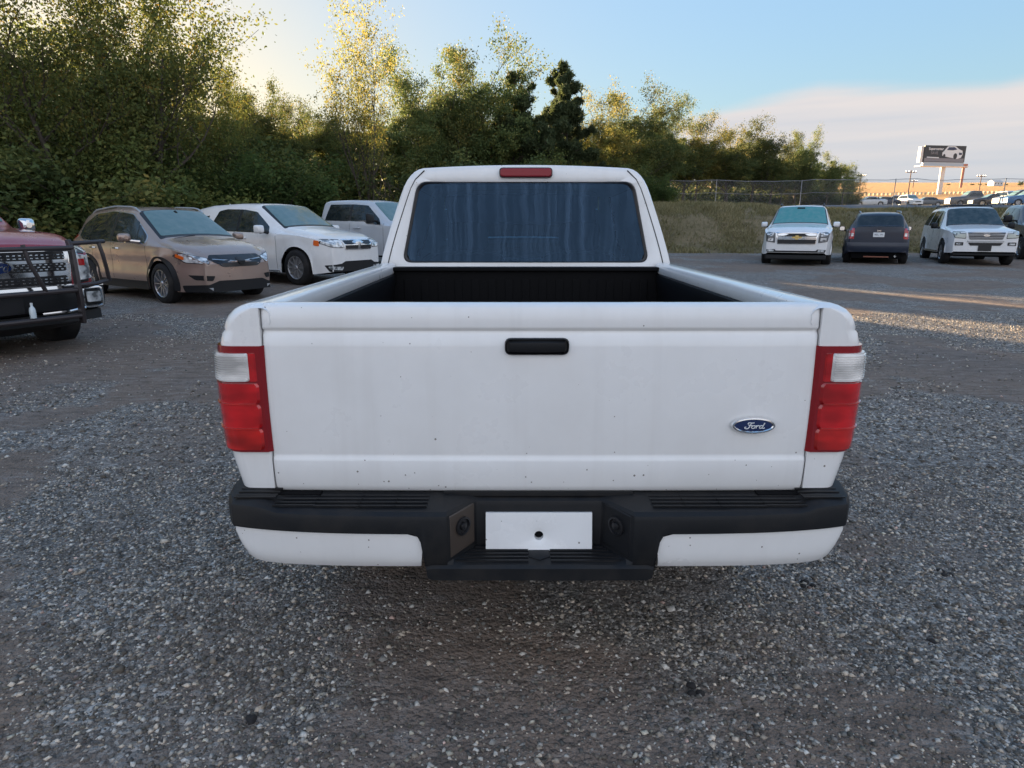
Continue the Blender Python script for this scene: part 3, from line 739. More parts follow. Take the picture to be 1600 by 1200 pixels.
# ---- white family SUV behind it
def white_suv():
    X, Y = -5.52, 15.70
    P = empty('suv', (X, Y, hz(X, Y) - .02), R(-30.5), label='white three row family car with crosshair grille, right behind the bronze crossover', cat='car')
    B = Body(dict(x=(-2.48, 2.36), wheels=(-1.52, 1.52), R=.45, zc=.38,
        w=[(-2.55, .80), (-2.4, .86), (-1.9, .94), (0, .955), (1.5, .955), (2.0, .90), (2.25, .80), (2.38, .70)],
        zt=[(-2.55, 1.30), (-2.42, 1.55), (-2.2, 1.68), (-1.6, 1.755), (-.6, 1.785), (.05, 1.765), (.28, 1.72), (1.08, 1.25), (1.5, 1.19), (2.0, 1.11), (2.28, 1.02), (2.38, .96)],
        zs=[(-2.55, 1.12), (-1, 1.12), (.2, 1.09), (1.1, 1.08), (1.6, 1.06), (2.1, .98), (2.38, .88)],
        tw=[(-2.55, .60), (-1.5, .66), (.3, .67), (1.1, .77), (1.8, .78), (2.38, .62)],
        zb=[(-2.5, .45), (-2.2, .30), (-1, .26), (1, .26), (2.0, .25), (2.38, .30)], crown=.05, rc=.07, flare=.03,
        bow=.07, side=[(0, .95), (.35, .985), (.6, 1.0), (.85, .985), (1.0, .99), (1.15, .97)]))
    B.mk('white', P); under(P, -2.3, 2.15, .74, .24, .62)
    for x in (-1.52, 1.52):
        for sg in (-1, 1): wheel(P, x, sg * .855, .38, .24, .255, 'multi', 10, 'dalloy')
    for nm, poly in (('rear_quarter_window', [(-2.20, 1.20), (-1.62, 1.18), (-1.50, 1.50), (-2.06, 1.46)]),
                     ('rear_door_window', [(-1.42, 1.17), (-.42, 1.13), (-.40, 1.63), (-.9, 1.64), (-1.18, 1.60)]),
                     ('front_door_window', [(-.34, 1.13), (.70, 1.11), (.66, 1.24), (.16, 1.57), (-.32, 1.63)])):
        both(B, nm, rpoly(poly, .04), 'L', 'glass', P, off=.007)
    both(B, 'pillar_trim', [(-.43, 1.135), (-.33, 1.13), (-.31, 1.625), (-.41, 1.63)], 'L', 'black', P, off=.004)
    B.drape('windshield_gasket', rpoly([(.20, -.66), (1.08, -.77), (1.08, .77), (.20, .66)], .06), 'T', 'gasket', P, off=.004)
    B.drape('windshield', rpoly([(.25, -.61), (1.03, -.73), (1.03, .73), (.25, .61)], .06), 'T', 'wshield', P, off=.009, step=.08)
    B.drape('rear_window', rpoly([(-.62, 1.22), (.62, 1.22), (.55, 1.55), (-.55, 1.55)], .05), 'B', 'glass', P, off=.006)
    gr = B.drape('grille', rpoly([(-.43, .98), (-.40, .76), (.40, .76), (.43, .98)], .05), 'F', 'chrome', P, off=.020)
    for sy in (1, -1):
        for (a, b) in ((.775, .855), (.885, .96)):
            B.drape('grille_opening', rpoly([(sy * .035, a), (sy * .385, a), (sy * .40, b), (sy * .035, b)], .02), 'F', 'gasket', gr, off=.024, skirt=.003)
        hl = B.drape('headlight', rpoly([(sy * .46, .97), (sy * .45, .81), (sy * .70, .82), (sy * .83, .90), (sy * .80, .98)], .02), 'F', 'headlight', P, off=.010)
        B.drape('side_marker', rpoly([(2.02, .86), (2.14, .84), (2.14, .95), (2.04, .97)], .02), 'L' if sy > 0 else 'R', 'orange', hl, off=.014)
        B.drape('fog_light', rpoly([(sy * .46, .40), (sy * .50, .33), (sy * .74, .35), (sy * .76, .42)], .02), 'F', 'headlight', P, off=.014)
    B.drape('lower_intake', rpoly([(-.74, .30), (.74, .30), (.80, .44), (.50, .47), (.40, .52), (-.40, .52), (-.50, .47), (-.80, .44)], .02), 'F', 'black', P, off=.008)
    both(B, 'tail_lamp', rpoly([(.45, 1.0), (.86, 1.0), (.84, 1.12), (.45, 1.12)], .02), 'B', 'redlens', P, off=.012)
    both(B, 'sill_strip', [(-1.0, .27), (1.0, .27), (1.0, .31), (-1.0, .31)], 'L', 'chrome', P, off=.012)
    seams(B, P, [-.38, .92, -1.30], .34, 1.1)
    for x in (-1.08, -.14):
        for sg, d in ((1, 'L'), (-1, 'R')):
            h = B.hit(d, x, 1.0); G().tube([(x - .09, h.y + sg * .004, .995), (x - .06, h.y + sg * .035, 1.0), (x + .06, h.y + sg * .035, 1.0), (x + .09, h.y + sg * .004, .995)], .014, 8).mk('door_handle', 'white', P)
    mirror(B, P, .66, .96, 1.12, (.14, .22, .18), 'white', 'black')
    G().tube([(-1.95, .2, 1.72), (-2.05, .2, 1.80)], [.02, .008], 6).mk('antenna', 'white', P)
    return P
white_suv()

# ---- generic pickup (cab + hood + bed)
def pickup_shell(P, paintm, sx=1.0, H=1.94, Wd=1.0, bed=True, hood_z=1.27, rim=.24, tyre=.40, ws='wshield'):
    B = Body(dict(x=(-1.12, 2.72), wheels=(-1.84, 1.84), R=.48, zc=.41,
        w=[(-1.2, Wd * .985), (0, Wd), (2.2, Wd * .99), (2.6, Wd * .95), (2.75, Wd * .86)],
        zt=[(-1.2, H - .06), (-1.0, H - .01), (-.4, H), (.40, H - .02), (.62, H - .07), (1.30, hood_z + .05), (1.5, hood_z + .03), (2.4, hood_z - .03), (2.65, hood_z - .10), (2.76, hood_z - .17)],
        zs=[(-1.2, 1.30), (.3, 1.30), (1.2, 1.21), (2.4, 1.15), (2.75, 1.05)],
        tw=[(-1.2, Wd * .72), (.6, Wd * .72), (1.3, Wd * .86), (2.4, Wd * .86), (2.75, Wd * .74)],
        zb=[(-1.2, .42), (1.3, .42), (2.75, .50)], crown=.045, rc=.07, flare=.03,
        side=[(0, .95), (.4, .975), (.75, 1.0), (1.1, .985), (1.3, .97)], rf=.04, rr=.02))
    B.mk(paintm, P, name='body')
    under(P, -2.9, 2.5, .72, .36, .75)
    for x in (-1.84, 1.84):
        for sg in (-1, 1): wheel(P, x, sg * (Wd - .14), tyre, .27, rim, 'six', 6)
    both(B, 'rear_door_window', rpoly([(-.98, 1.36), (-.10, 1.34), (-.10, 1.80), (-.88, 1.80)], .04), 'L', 'glass', P, off=.007)
    both(B, 'front_door_window', rpoly([(-.03, 1.34), (.46, 1.33), (.55, 1.26), (1.02, 1.24), (.92, 1.40), (.48, 1.76), (-.03, 1.80)], .03), 'L', 'glass', P, off=.007)
    both(B, 'pillar_trim', [(-.11, 1.345), (-.02, 1.345), (-.02, 1.795), (-.11, 1.80)], 'L', 'gasket', P, off=.004)
    B.drape('windshield', rpoly([(.62, -Wd * .68), (1.24, -Wd * .80), (1.24, Wd * .80), (.62, Wd * .68)], .05), 'T', ws, P, off=.008, step=.08)
    B.drape('rear_window', rpoly([(-.70, 1.38), (.70, 1.38), (.62, 1.78), (-.62, 1.78)], .05), 'B', 'glass', P, off=.006)
    for x in (-.62, .20):
        for sg, d in ((1, 'L'), (-1, 'R')):
            h = B.hit(d, x, 1.16); G().tube([(x - .12, h.y + sg * .004, 1.155), (x - .09, h.y + sg * .045, 1.16), (x + .09, h.y + sg * .045, 1.16), (x + .12, h.y + sg * .004, 1.155)], .018, 8).mk('door_handle', paintm, P)
    seams(B, P, [-.07, 1.10, -1.06], .48, 1.28)
    if bed:
        g = G(); rows = []
        prof = [(Wd * .94, .50), (Wd * .975, .62), (Wd, .85), (Wd * .985, 1.15), (Wd * .965, 1.30), (Wd * .93, 1.335), (Wd * .85, 1.335), (Wd * .85, .82)]
        for x in [-2.98] + list(np.linspace(-2.96, -1.84 - .49, 8)) + [-1.84 + .48 * math.sin(a) for a in np.linspace(-math.pi / 2, math.pi / 2, 13)] + [-1.34, -1.17]:
            zb = .50
            if abs(x + 1.84) <= .4801: zb = max(.5, .41 + math.sqrt(max(0, .48 ** 2 - (x + 1.84) ** 2)))
            row = []
            for (y, z) in prof:
                zz = max(z, zb + (z - .5) * .02) if z > .5 else zb
                if z < zb: zz = zb
                row.append((x, y, zz))
            rows.append(row)
        g.grid(rows); g.grid([[(a, -b, c) for a, b, c in r] for r in rows])
        g.box(-3.0, -2.94, -Wd * .86, Wd * .86, .55, 1.33)
        g.mk('bed', paintm, P, ang=30)
        g = G(); g.box(-2.93, -1.18, -Wd * .84, Wd * .84, .78, .82); g.mk('bed_floor', 'liner', P)
        g = G(); g.box(-3.14, -3.01, -Wd * .93, Wd * .93, .5, .68); bevel(g.mk('rear_bumper', 'chrome', P), .02)
        for sg in (1, -1):
            g = G(); g.box(-3.015, -2.95, sg * Wd * .985 if sg < 0 else Wd * .87, -Wd * .87 if sg < 0 else Wd * .985, .95, 1.28); g.mk('tail_lamp', 'redlens', P)
    return B

def silver_pickup():
    X, Y = -4.05, 19.3
    P = empty('pickup_truck', (X, Y, hz(X, Y) - .1), R(-27), label='pale grey crew cab pickup behind the white family car, partly hidden by the near pickup', cat='pickup')
    B = pickup_shell(P, 'silver')
    mirror(B, P, .86, 1.0, 1.34, (.14, .26, .26), 'black', 'black')
    gr = B.drape('grille', rrect(-.62, .62, .80, 1.08, .03), 'F', 'black', P, off=.012)
    both(B, 'headlight', rrect(.66, .84, .84, 1.06, .02), 'F', 'headlight', P, off=.012)
    g = G(); g.box(2.76, 2.88, -.92, .92, .52, .76); bevel(g.mk('front_bumper', 'chrome', P), .03)
silver_pickup()

# ---- dark red pickup with a steel grille guard
def red_pickup():
    X, Y = -7.34, 7.56
    P = empty('pickup_truck', (X, Y, -.06), R(-30), label='dark red pickup with black steel grille guard at the left edge', cat='pickup')
    B = pickup_shell(P, 'red', H=1.95, hood_z=1.31, ws='wshield')
    mirror(B, P, 1.0, .98, 1.27, (.12, .17, .17), 'chrome', 'black')
    gr = B.drape('grille', rpoly([(-.66, .72), (.66, .72), (.70, 1.13), (-.70, 1.13)], .04), 'F', 'chrome', P, off=.015)
    for k, z in enumerate((.755, .885, 1.0)):
        B.drape('grille_mesh', rrect(-.63, .63, z, z + .085, .02), 'F', 'gasket', gr, off=.02, skirt=.004)
    g = G()                                            # honeycomb bits in the grille
    for z in (.78, .81, .905, .93, .955, 1.02, 1.05):
        for k in range(26):
            y = -.62 + 1.24 * k / 25 + (.02 if int(z * 200) % 2 else 0)
            h = B.hit('F', max(-.56, min(.56, y)), z)
            if h is None: continue
            g.box(h.x + .018, h.x + .028, y - .012, y + .012, z - .004, z + .006)
    tag(g.mk('honeycomb', 'chrome', gr), kind='stuff')
    oval_emblem(B, P, 'F', 0, .94, .16, .068, off=.03, tsize=.11)
    for sy in (1, -1):
        hl = B.drape('headlight', rpoly([(sy * .74, .78), (sy * .93, .80), (sy * .91, 1.12), (sy * .75, 1.14)], .02), 'F', 'headlight', P, off=.014)
        B.drape('side_marker', rrect(min(sy * .76, sy * .82), max(sy * .76, sy * .82), .93, 1.0, .01), 'F', 'redlens', hl, off=.018)
    # bumper: chrome bar over a dark lower valance
    g = G(); rows = []
    for y in np.linspace(-1, 1, 25):
        c = 1 - abs(y) ** 4 * .16
        xf = 2.90 * 1 - .16 * abs(y) ** 3
        rows.append([(2.60, y * .99, .74), (xf - .02, y * .99, .745), (xf, y * .99, .72), (xf + .01, y * .99, .60), (xf - .01, y * .99, .50), (xf - .06, y * .99, .47), (2.60, y * .99, .48)])
    g.grid(rows); g.mk('front_bumper', 'black', P)
    g = G(); rows = []
    for y in np.linspace(-.98, .98, 25):
        xf = 2.912 - .16 * abs(y) ** 3
        rows.append([(xf - .03, y, .752), (xf + .006, y, .745), (xf + .010, y, .715), (xf - .02, y, .712)])
    g.grid(rows); g.mk('bumper_trim', 'chrome', P)
    for sy in (1, -1):
        g = G(); g.tube([(2.885, sy * .30, .475), (2.885, sy * .55, .48), (2.86, sy * .72, .50)], .016, 8); g.mk('bumper_trim', 'chrome', P)
        g = G(); poly = rrect(min(sy * .76, sy * .90), max(sy * .76, sy * .90), .55, .66, .02); g.prism(poly, 2.74, 2.845 - .0, 'x'); g.mk('fog_light', 'headlight', P)
        g = G(); ring = rrect(sy * .83 - .10, sy * .83 + .10, .50, .70, .04); g.tube([(2.85 - .16 * abs(q[0]) ** 3 * .3, q[0], q[1]) for q in ring] + [(2.85 - .16 * abs(ring[0][0]) ** 3 * .3, ring[0][0], ring[0][1])], .014, 6); g.mk('fog_light_ring', 'chrome', P)
    g = G(); g.box(2.905, 2.915, -.30, .14, .50, .66); g.mk('plate_bracket', 'gasket', P)
    g = G(); rows = []
    for y in np.linspace(-.95, .95, 21):
        xf = 2.84 - .16 * abs(y) ** 3; rows.append([(2.5, y, .47), (xf, y, .46), (xf + .01, y, .36), (xf - .10, y, .28 + .10 * abs(y) ** 2), (2.4, y, .30 + .08 * abs(y) ** 2)])
    g.grid(rows); g.mk('lower_valance', 'black', P)
    # grille guard
    gp = empty('grille_guard'); gp.parent = P
    x = 3.02
    def bar(name, pts, r): return G().tube(pts, r, 10).mk(name, 'guard', P)
    bpy.data.objects.remove(gp)
    for sy in (1, -1):
        g = G(); g.prism([(x - .05, .36), (x + .03, .36), (x + .05, .60), (x + .03, 1.10), (x - .02, 1.20), (x - .08, 1.20), (x - .05, 1.05), (x - .03, .6)], sy * .60 - .018 * 1, sy * .60 + .018, 'y')
        bevel(g.mk('guard_upright', 'guard', P), .006)
        bar('guard_bar', [(x - .02, sy * .60, 1.16), (x - .02, sy * .78, 1.17), (x - .10, sy * .97, 1.175)], .022)
        bar('guard_bar', [(x, sy * .60, .745), (x - .02, sy * .80, .75), (x - .12, sy * .99, .775)], .020)
        bar('guard_bar', [(x - .07, sy * .90, 1.17), (x - .05, sy * .915, 1.05), (x - .06, sy * .94, .90), (x - .10, sy * .97, .775)], .020)
        bar('guard_bar', [(x + .01, sy * .17, 1.16), (x + .03, sy * .19, 1.0), (x + .03, sy * .26, .80), (x + .02, sy * .30, .70)], .020)
    for z, rr in ((1.12, .024), (.70, .026), (.44, .026)):
        bar('guard_bar', [(x + .01, -.60, z), (x + .02, 0, z), (x + .01, .60, z)], rr)
    # bottle standing on the lower guard bar
    c, s_ = math.cos(R(-30)), math.sin(R(-30))
    lx, ly = 3.04, .15
    b = G(); b.lathe([(0, .001), (0, .034), (.09, .036), (.12, .030), (.145, .014), (.165, .014), (.165, .001)], 16, axis='z')
    o = b.mk('water_bottle', 'bottle', None); o.location = (X + lx * c - ly * s_, Y + lx * s_ + ly * c, .466 - .06)
    o.scale = (.8, .8, .8); tag(o, 'small clear plastic bottle standing on the lower bar of the red pickup grille guard', 'bottle')
    g = G(); g.lathe([(.165, .015), (.185, .015), (.185, .001)], 12, axis='z'); cp = g.mk('bottle_cap', 'bluewht', o)
red_pickup()

# ---- big white SUV, front view
def big_suv():
    X, Y = 9.75, 22.3
    P = empty('suv', (X, Y, hz(X, Y) - .03), R(-115), label='big white suv with split chrome grille and gold emblem, left of the navy car', cat='car')
    B = Body(dict(x=(-2.52, 2.52), wheels=(-1.47, 1.47), R=.48, zc=.40,
        w=[(-2.6, .88), (-2.3, .97), (0, 1.0), (1.6, 1.0), (2.2, .97), (2.45, .90), (2.55, .84)],
        zt=[(-2.6, 1.5), (-2.45, 1.74), (-2.2, 1.84), (-1, 1.89), (-.1, 1.875), (.18, 1.83), (.98, 1.29), (1.3, 1.25), (2.1, 1.17), (2.42, 1.10), (2.55, 1.02)],
        zs=[(-2.6, 1.2), (0, 1.18), (1, 1.16), (2, 1.10), (2.55, .95)],
        tw=[(-2.6, .70), (.2, .71), (1, .84), (2.1, .86), (2.55, .74)],
        zb=[(-2.5, .45), (-1, .36), (1, .36), (2.2, .34), (2.55, .36)], crown=.05, rc=.07, flare=.03, rf=.05))
    B.mk('white', P); under(P, -2.3, 2.3, .78, .2, .6)
    for x in (-1.47, 1.47):
        for sg in (-1, 1): wheel(P, x, sg * .88, .40, .27, .27, 'six', 6)
    B.drape('windshield_gasket', rpoly([(.14, -.72), (.99, -.85), (.99, .85), (.14, .72)], .05), 'T', 'gasket', P, off=.004)
    B.drape('windshield', rpoly([(.18, -.68), (.95, -.81), (.95, .81), (.18, .68)], .05), 'T', 'wshield_teal', P, off=.009, step=.08)
    for poly in ([(-2.25, 1.28), (-1.35, 1.25), (-1.35, 1.72), (-2.05, 1.70)], [(-1.25, 1.25), (-.38, 1.24), (-.38, 1.75), (-1.25, 1.73)], [(-.30, 1.24), (.66, 1.22), (.12, 1.68), (-.30, 1.75)]):
        both(B, 'side_window', rpoly(poly, .04), 'L', 'glass', P, off=.007)
    gr = B.drape('grille', rpoly([(-.60, 1.02), (-.54, .66), (.54, .66), (.60, 1.02)], .03), 'F', 'chrome', P, off=.014)
    B.drape('grille_opening', rpoly([(-.55, .89), (.55, .89), (.56, .985), (-.56, .985)], .02), 'F', 'gasket', gr, off=.018, skirt=.004)
    B.drape('grille_opening', rpoly([(-.52, .68), (.52, .68), (.54, .80), (-.54, .80)], .02), 'F', 'gasket', gr, off=.018, skirt=.004)
    g = rpoly([(-.13, .845), (-.05, .845), (-.05, .81), (.05, .81), (.05, .845), (.13, .845), (.13, .885), (.05, .885), (.05, .915), (-.05, .915), (-.05, .885), (-.13, .885)], .003)
    B.drape('emblem', [(-.14, .84), (.13, .84), (.15, .89), (-.12, .89)], 'F', 'gold', P, off=.03); B.drape('emblem', [(-.05, .805), (.045, .805), (.055, .925), (-.04, .925)], 'F', 'gold', P, off=.032)
    for sy in (1, -1):
        hb = B.drape('headlight_housing', rpoly([(sy * .62, 1.01), (sy * .60, .70), (sy * .86, .74), (sy * .90, .98), (sy * .84, 1.03)], .03), 'F', 'dgrey', P, off=.010)
        B.drape('headlight', rrect(min(sy * .66, sy * .82), max(sy * .66, sy * .82), .90, .98, .02), 'F', 'headlight', hb, off=.016)
        B.drape('headlight', rrect(min(sy * .66, sy * .82), max(sy * .66, sy * .82), .75, .85, .02), 'F', 'headlight', hb, off=.016)
        B.drape('fog_light', rrect(min(sy * .62, sy * .80), max(sy * .62, sy * .80), .44, .50, .02), 'F', 'headlight', P, off=.02)
    B.drape('lower_intake', rpoly([(-.84, .50), (-.82, .42), (.82, .42), (.84, .50), (.60, .515), (.56, .47), (-.56, .47), (-.60, .515)], .01), 'F', 'gasket', P, off=.010)
    g = G(); g.box(2.3, 2.55, -.86, .86, .20, .345); bevel(g.mk('air_dam', 'black', P), .03)
    g = G(); g.box(-1.0, 1.0, .88, 1.02, .34, .38); g.box(-1.0, 1.0, -1.02, -.88, .34, .38); g.mk('running_board', 'black', P)
    both(B, 'tail_lamp', rrect(.72, .90, .9, 1.3, .02), 'B', 'redlens', P, off=.012)
    mirror(B, P, .64, .93, 1.18, (.15, .20, .17), 'white', 'black', )
    for sg in (1, -1):
        G().tube([(-1.9, sg * .66, 1.85), (-1.8, sg * .66, 1.91), (-.3, sg * .66, 1.93), (-.1, sg * .66, 1.87)], .02, 8).mk('roof_rail', 'black', P)
    seams(B, P, [-.34, .84, -1.3], .42, 1.2)
    g = G(); g.box(.20, .30, -.13, .10, 1.72, 1.80); g.mk('mirror_mount', 'black', P)
big_suv()

# ---- navy small SUV, rear view
def navy_suv():
    X, Y = 12.40, 22.45
    P = empty('small_suv', (X, Y, hz(X, Y) - .05), R(64), label='navy blue small suv seen from behind, parked between the two white suvs', cat='car')
    B = Body(dict(x=(-2.02, 2.10), wheels=(-1.30, 1.32), R=.41, zc=.345,
        w=[(-2.1, .80), (-1.9, .855), (-1.3, .90), (1.3, .90), (1.8, .86), (2.1, .74)],
        zt=[(-2.1, 1.16), (-2.0, 1.24), (-1.72, 1.57), (-1.5, 1.60), (-.5, 1.65), (.1, 1.62), (.3, 1.57), (.98, 1.12), (1.4, 1.08), (2.0, .98), (2.12, .90)],
        zs=[(-2.1, 1.08), (0, 1.04), (1, 1.0), (2.12, .84)],
        tw=[(-2.1, .66), (-1.6, .60), (.3, .62), (1, .74), (2.1, .62)],
        zb=[(-2.1, .38), (-1.8, .30), (1.8, .26), (2.1, .3)], crown=.04, rc=.08, flare=.035, rr=.04,
        side=[(0, .95), (.4, 1.0), (.7, .995), (1.0, .97)]))
    B.mk('navy', P); under(P, -1.9, 1.9, .70, .2, .55)
    for x in (-1.30, 1.32):
        for sg in (-1, 1): wheel(P, x, sg * .80, .345, .22, .22, 'five', 5)
    B.drape('rear_window', rpoly([(-.69, 1.17), (.69, 1.17), (.57, 1.51), (-.57, 1.51)], .05), 'B', 'glass', P, off=.008)
    g = G(); rows = []
    for y in np.linspace(-.86, .86, 15):
        xr = -2.13 + .12 * abs(y) ** 3; rows.append([(-1.95, y, .70), (xr + .01, y, .695), (xr, y, .67), (xr - .005, y, .52), (xr + .03, y, .40), (-1.9, y, .38)])
    g.grid(rows); g.mk('rear_bumper', 'navy', P)
    g = G(); g.box(-2.03, -1.7, -.35, .35, .235, .265); g.mk('exhaust_shield', mat('rusty_steel', (.30, .12, .08), .8), P)
    g = G(); g.lathe([(0, .03), (.16, .03), (.16, .02), (0, .02)], 12, (-2.08, -.52, .28), 'x'); g.mk('exhaust_pipe', 'chrome', P)
    for sy in (1, -1):
        tl = B.drape('tail_lamp', rpoly([(sy * .68, .80), (sy * .84, .80), (sy * .845, 1.06), (sy * .73, 1.14), (sy * .68, 1.12)], .03), 'B', 'redlens', P, off=.014, skirt=.05)
        B.drape('reverse_lens', rrect(min(sy * .70, sy * .83), max(sy * .70, sy * .83), .88, .98, .02), 'B', 'whitelens', tl, off=.02)
    pl = B.drape('license_plate', rrect(-.155, .155, .86, 1.0, .01), 'B', 'bluewht', P, off=.016)
    h = B.hit('B', 0, .92); mt = Matrix(((0, 0, -1, h.x - .018), (-1, 0, 0, 0), (0, 1, 0, .93), (0, 0, 0, 1)))
    text_mesh('plate_lettering', 'REL 1M', .075, 'emblem', pl, mt)
    mt = Matrix(((0, 0, -1, h.x - .02), (-1, 0, 0, 0), (0, 1, 0, 1.055), (0, 0, 0, 1)))
    text_mesh('badge_lettering', 'Jeep', .065, 'chrome', P, mt, bold=.001)
    for poly in ([(-1.6, 1.12), (-.40, 1.09), (-.40, 1.50), (-1.42, 1.44)], [(-.33, 1.09), (.66, 1.06), (.16, 1.46), (-.33, 1.5)]):
        both(B, 'side_window', rpoly(poly, .04), 'L', 'glass', P, off=.007)
    B.drape('windshield', rpoly([(.30, -.56), (.94, -.70), (.94, .70), (.30, .56)], .05), 'T', 'wshield', P, off=.008)
    both(B, 'headlight', ellipse(.58, .82, .10, .09), 'F', 'headlight', P, off=.01)
    B.drape('grille', rrect(-.40, .40, .74, .90, .02), 'F', 'black', P, off=.01)
    mirror(B, P, .60, .86, 1.04, (.13, .19, .16), 'black', 'black')
    for sg in (1, -1):
        G().tube([(-1.55, sg * .56, 1.58), (-1.45, sg * .56, 1.645), (.0, sg * .56, 1.68), (.1, sg * .56, 1.63)], .016, 8).mk('roof_rail', 'galv', P)
    seams(B, P, [-.36, .80, -1.05], .36, 1.05)
navy_suv()

# ---- older white SUV, front view with right side visible
def old_suv():
    X, Y = 15.2, 22.0
    P = empty('suv', (X, Y, hz(X, Y) - .03), R(-112), label='older white suv with barred chrome grille and black mirrors, right of the navy car', cat='car')
    B = Body(dict(x=(-2.36, 2.30), wheels=(-1.45, 1.45), R=.44, zc=.38,
        w=[(-2.4, .84), (-2.2, .91), (0, .935), (1.5, .935), (2.0, .91), (2.25, .85), (2.35, .80)],
        zt=[(-2.4, 1.4), (-2.3, 1.68), (-2.1, 1.78), (-1, 1.82), (-.05, 1.80), (.2, 1.75), (.92, 1.22), (1.3, 1.18), (2.0, 1.10), (2.25, 1.04), (2.36, .98)],
        zs=[(-2.4, 1.14), (0, 1.12), (1, 1.09), (2, 1.02), (2.36, .92)],
        tw=[(-2.4, .66), (.2, .66), (.95, .80), (2, .82), (2.36, .72)],
        zb=[(-2.4, .42), (-1, .34), (1, .34), (2.36, .38)], crown=.05, rc=.07, flare=.035, rf=.04))
    B.mk('white', P); under(P, -2.2, 2.1, .72, .26, .6)
    for x in (-1.45, 1.45):
        for sg in (-1, 1): wheel(P, x, sg * .83, .375, .25, .235, 'five', 5)
    B.drape('windshield_gasket', rpoly([(.16, -.67), (.95, -.80), (.95, .80), (.16, .67)], .05), 'T', 'gasket', P, off=.004)
    B.drape('windshield', rpoly([(.20, -.63), (.90, -.76), (.90, .76), (.20, .63)], .05), 'T', 'wshield_dark', P, off=.009, step=.08)
    for poly in ([(-2.15, 1.22), (-1.35, 1.19), (-1.35, 1.66), (-1.98, 1.64)], [(-1.25, 1.19), (-.38, 1.17), (-.38, 1.69), (-1.2, 1.67)], [(-.30, 1.17), (.60, 1.15), (.12, 1.63), (-.30, 1.69)]):
        both(B, 'side_window', rpoly(poly, .04), 'L', 'glass', P, off=.007)
    gr = B.drape('grille', rpoly([(-.48, 1.0), (-.42, .78), (.42, .78), (.48, 1.0)], .03), 'F', 'gasket', P, off=.012)
    for k in range(5):
        z = .795 + k * .045; B.drape('grille_bar', [(-.43 - .01 * k, z), (.43 + .01 * k, z), (.43 + .01 * k, z + .017), (-.43 - .01 * k, z + .017)], 'F', 'alloy', gr, off=.022)
    B.drape('emblem', ellipse(0, .90, .09, .032), 'F', 'chrome', P, off=.03)
    bb = B.drape('bumper_bar', rpoly([(-.47, .745), (-.43, .69), (.43, .69), (.47, .745)], .01), 'F', 'alloy', P, off=.03)
    B.drape('bumper_opening', rpoly([(-.44, .68), (-.38, .60), (.38, .60), (.44, .68)], .01), 'F', 'gasket', P, off=.012)
    B.drape('plate_bracket', rrect(-.17, .17, .44, .60, .01), 'F', 'gasket', P, off=.02)
    for sy in (1, -1):
        B.drape('headlight', rpoly([(sy * .54, 1.0), (sy * .52, .82), (sy * .80, .84), (sy * .84, .98), (sy * .80, 1.01)], .03), 'F', 'headlight_old', P, off=.012)
        fr = B.drape('fog_recess', rrect(min(sy * .56, sy * .78), max(sy * .56, sy * .78), .60, .70, .02), 'F', 'gasket', P, off=.008)
        B.drape('fog_light', rrect(min(sy * .60, sy * .75), max(sy * .60, sy * .75), .62, .67, .02), 'F', 'headlight', fr, off=.014)
    both(B, 'tail_lamp', rrect(.68, .84, .9, 1.2, .02), 'B', 'redlens', P, off=.012)
    g = G(); g.box(2.0, 2.30, -.80, .80, .30, .375); bevel(g.mk('air_dam', 'black', P), .02)
    g = G(); g.box(-.95, .95, .84, 1.0, .36, .41); g.box(-.95, .95, -1.0, -.84, .36, .41); g.mk('running_board', 'dgrey', P)
    mirror(B, P, .60, .90, 1.12, (.14, .19, .19), 'black', 'black')
    for sg in (1, -1):
        G().tube([(-1.8, sg * .62, 1.78), (-1.7, sg * .62, 1.845), (-.3, sg * .62, 1.86), (-.15, sg * .62, 1.80)], .018, 8).mk('roof_rail', 'black', P)
    for x in (-1.2, -.3): G().tube([(x, -.62, 1.85), (x, .62, 1.85)], .018, 8).mk('roof_crossbar', 'black', P)
    seams(B, P, [-.34, .80, -1.25], .42, 1.12)
old_suv()

def edge_pickup():
    X, Y = 19.4, 24.3
    P = empty('pickup_truck', (X, Y, hz(X, Y) - .02), R(-112), label='dark grey pickup cut off by the right edge, beside the older white suv', cat='pickup')
    B = pickup_shell(P, 'dgrey')
    mirror(B, P, .86, 1.0, 1.34, (.14, .26, .26), 'black', 'black')
    B.drape('grille', rrect(-.62, .62, .80, 1.08, .03), 'F', 'black', P, off=.012)
    both(B, 'headlight', rrect(.66, .84, .84, 1.06, .02), 'F', 'headlight', P, off=.012)
    g = G(); g.box(2.76, 2.88, -.92, .92, .52, .76); bevel(g.mk('front_bumper', 'chrome', P), .03)
edge_pickup()
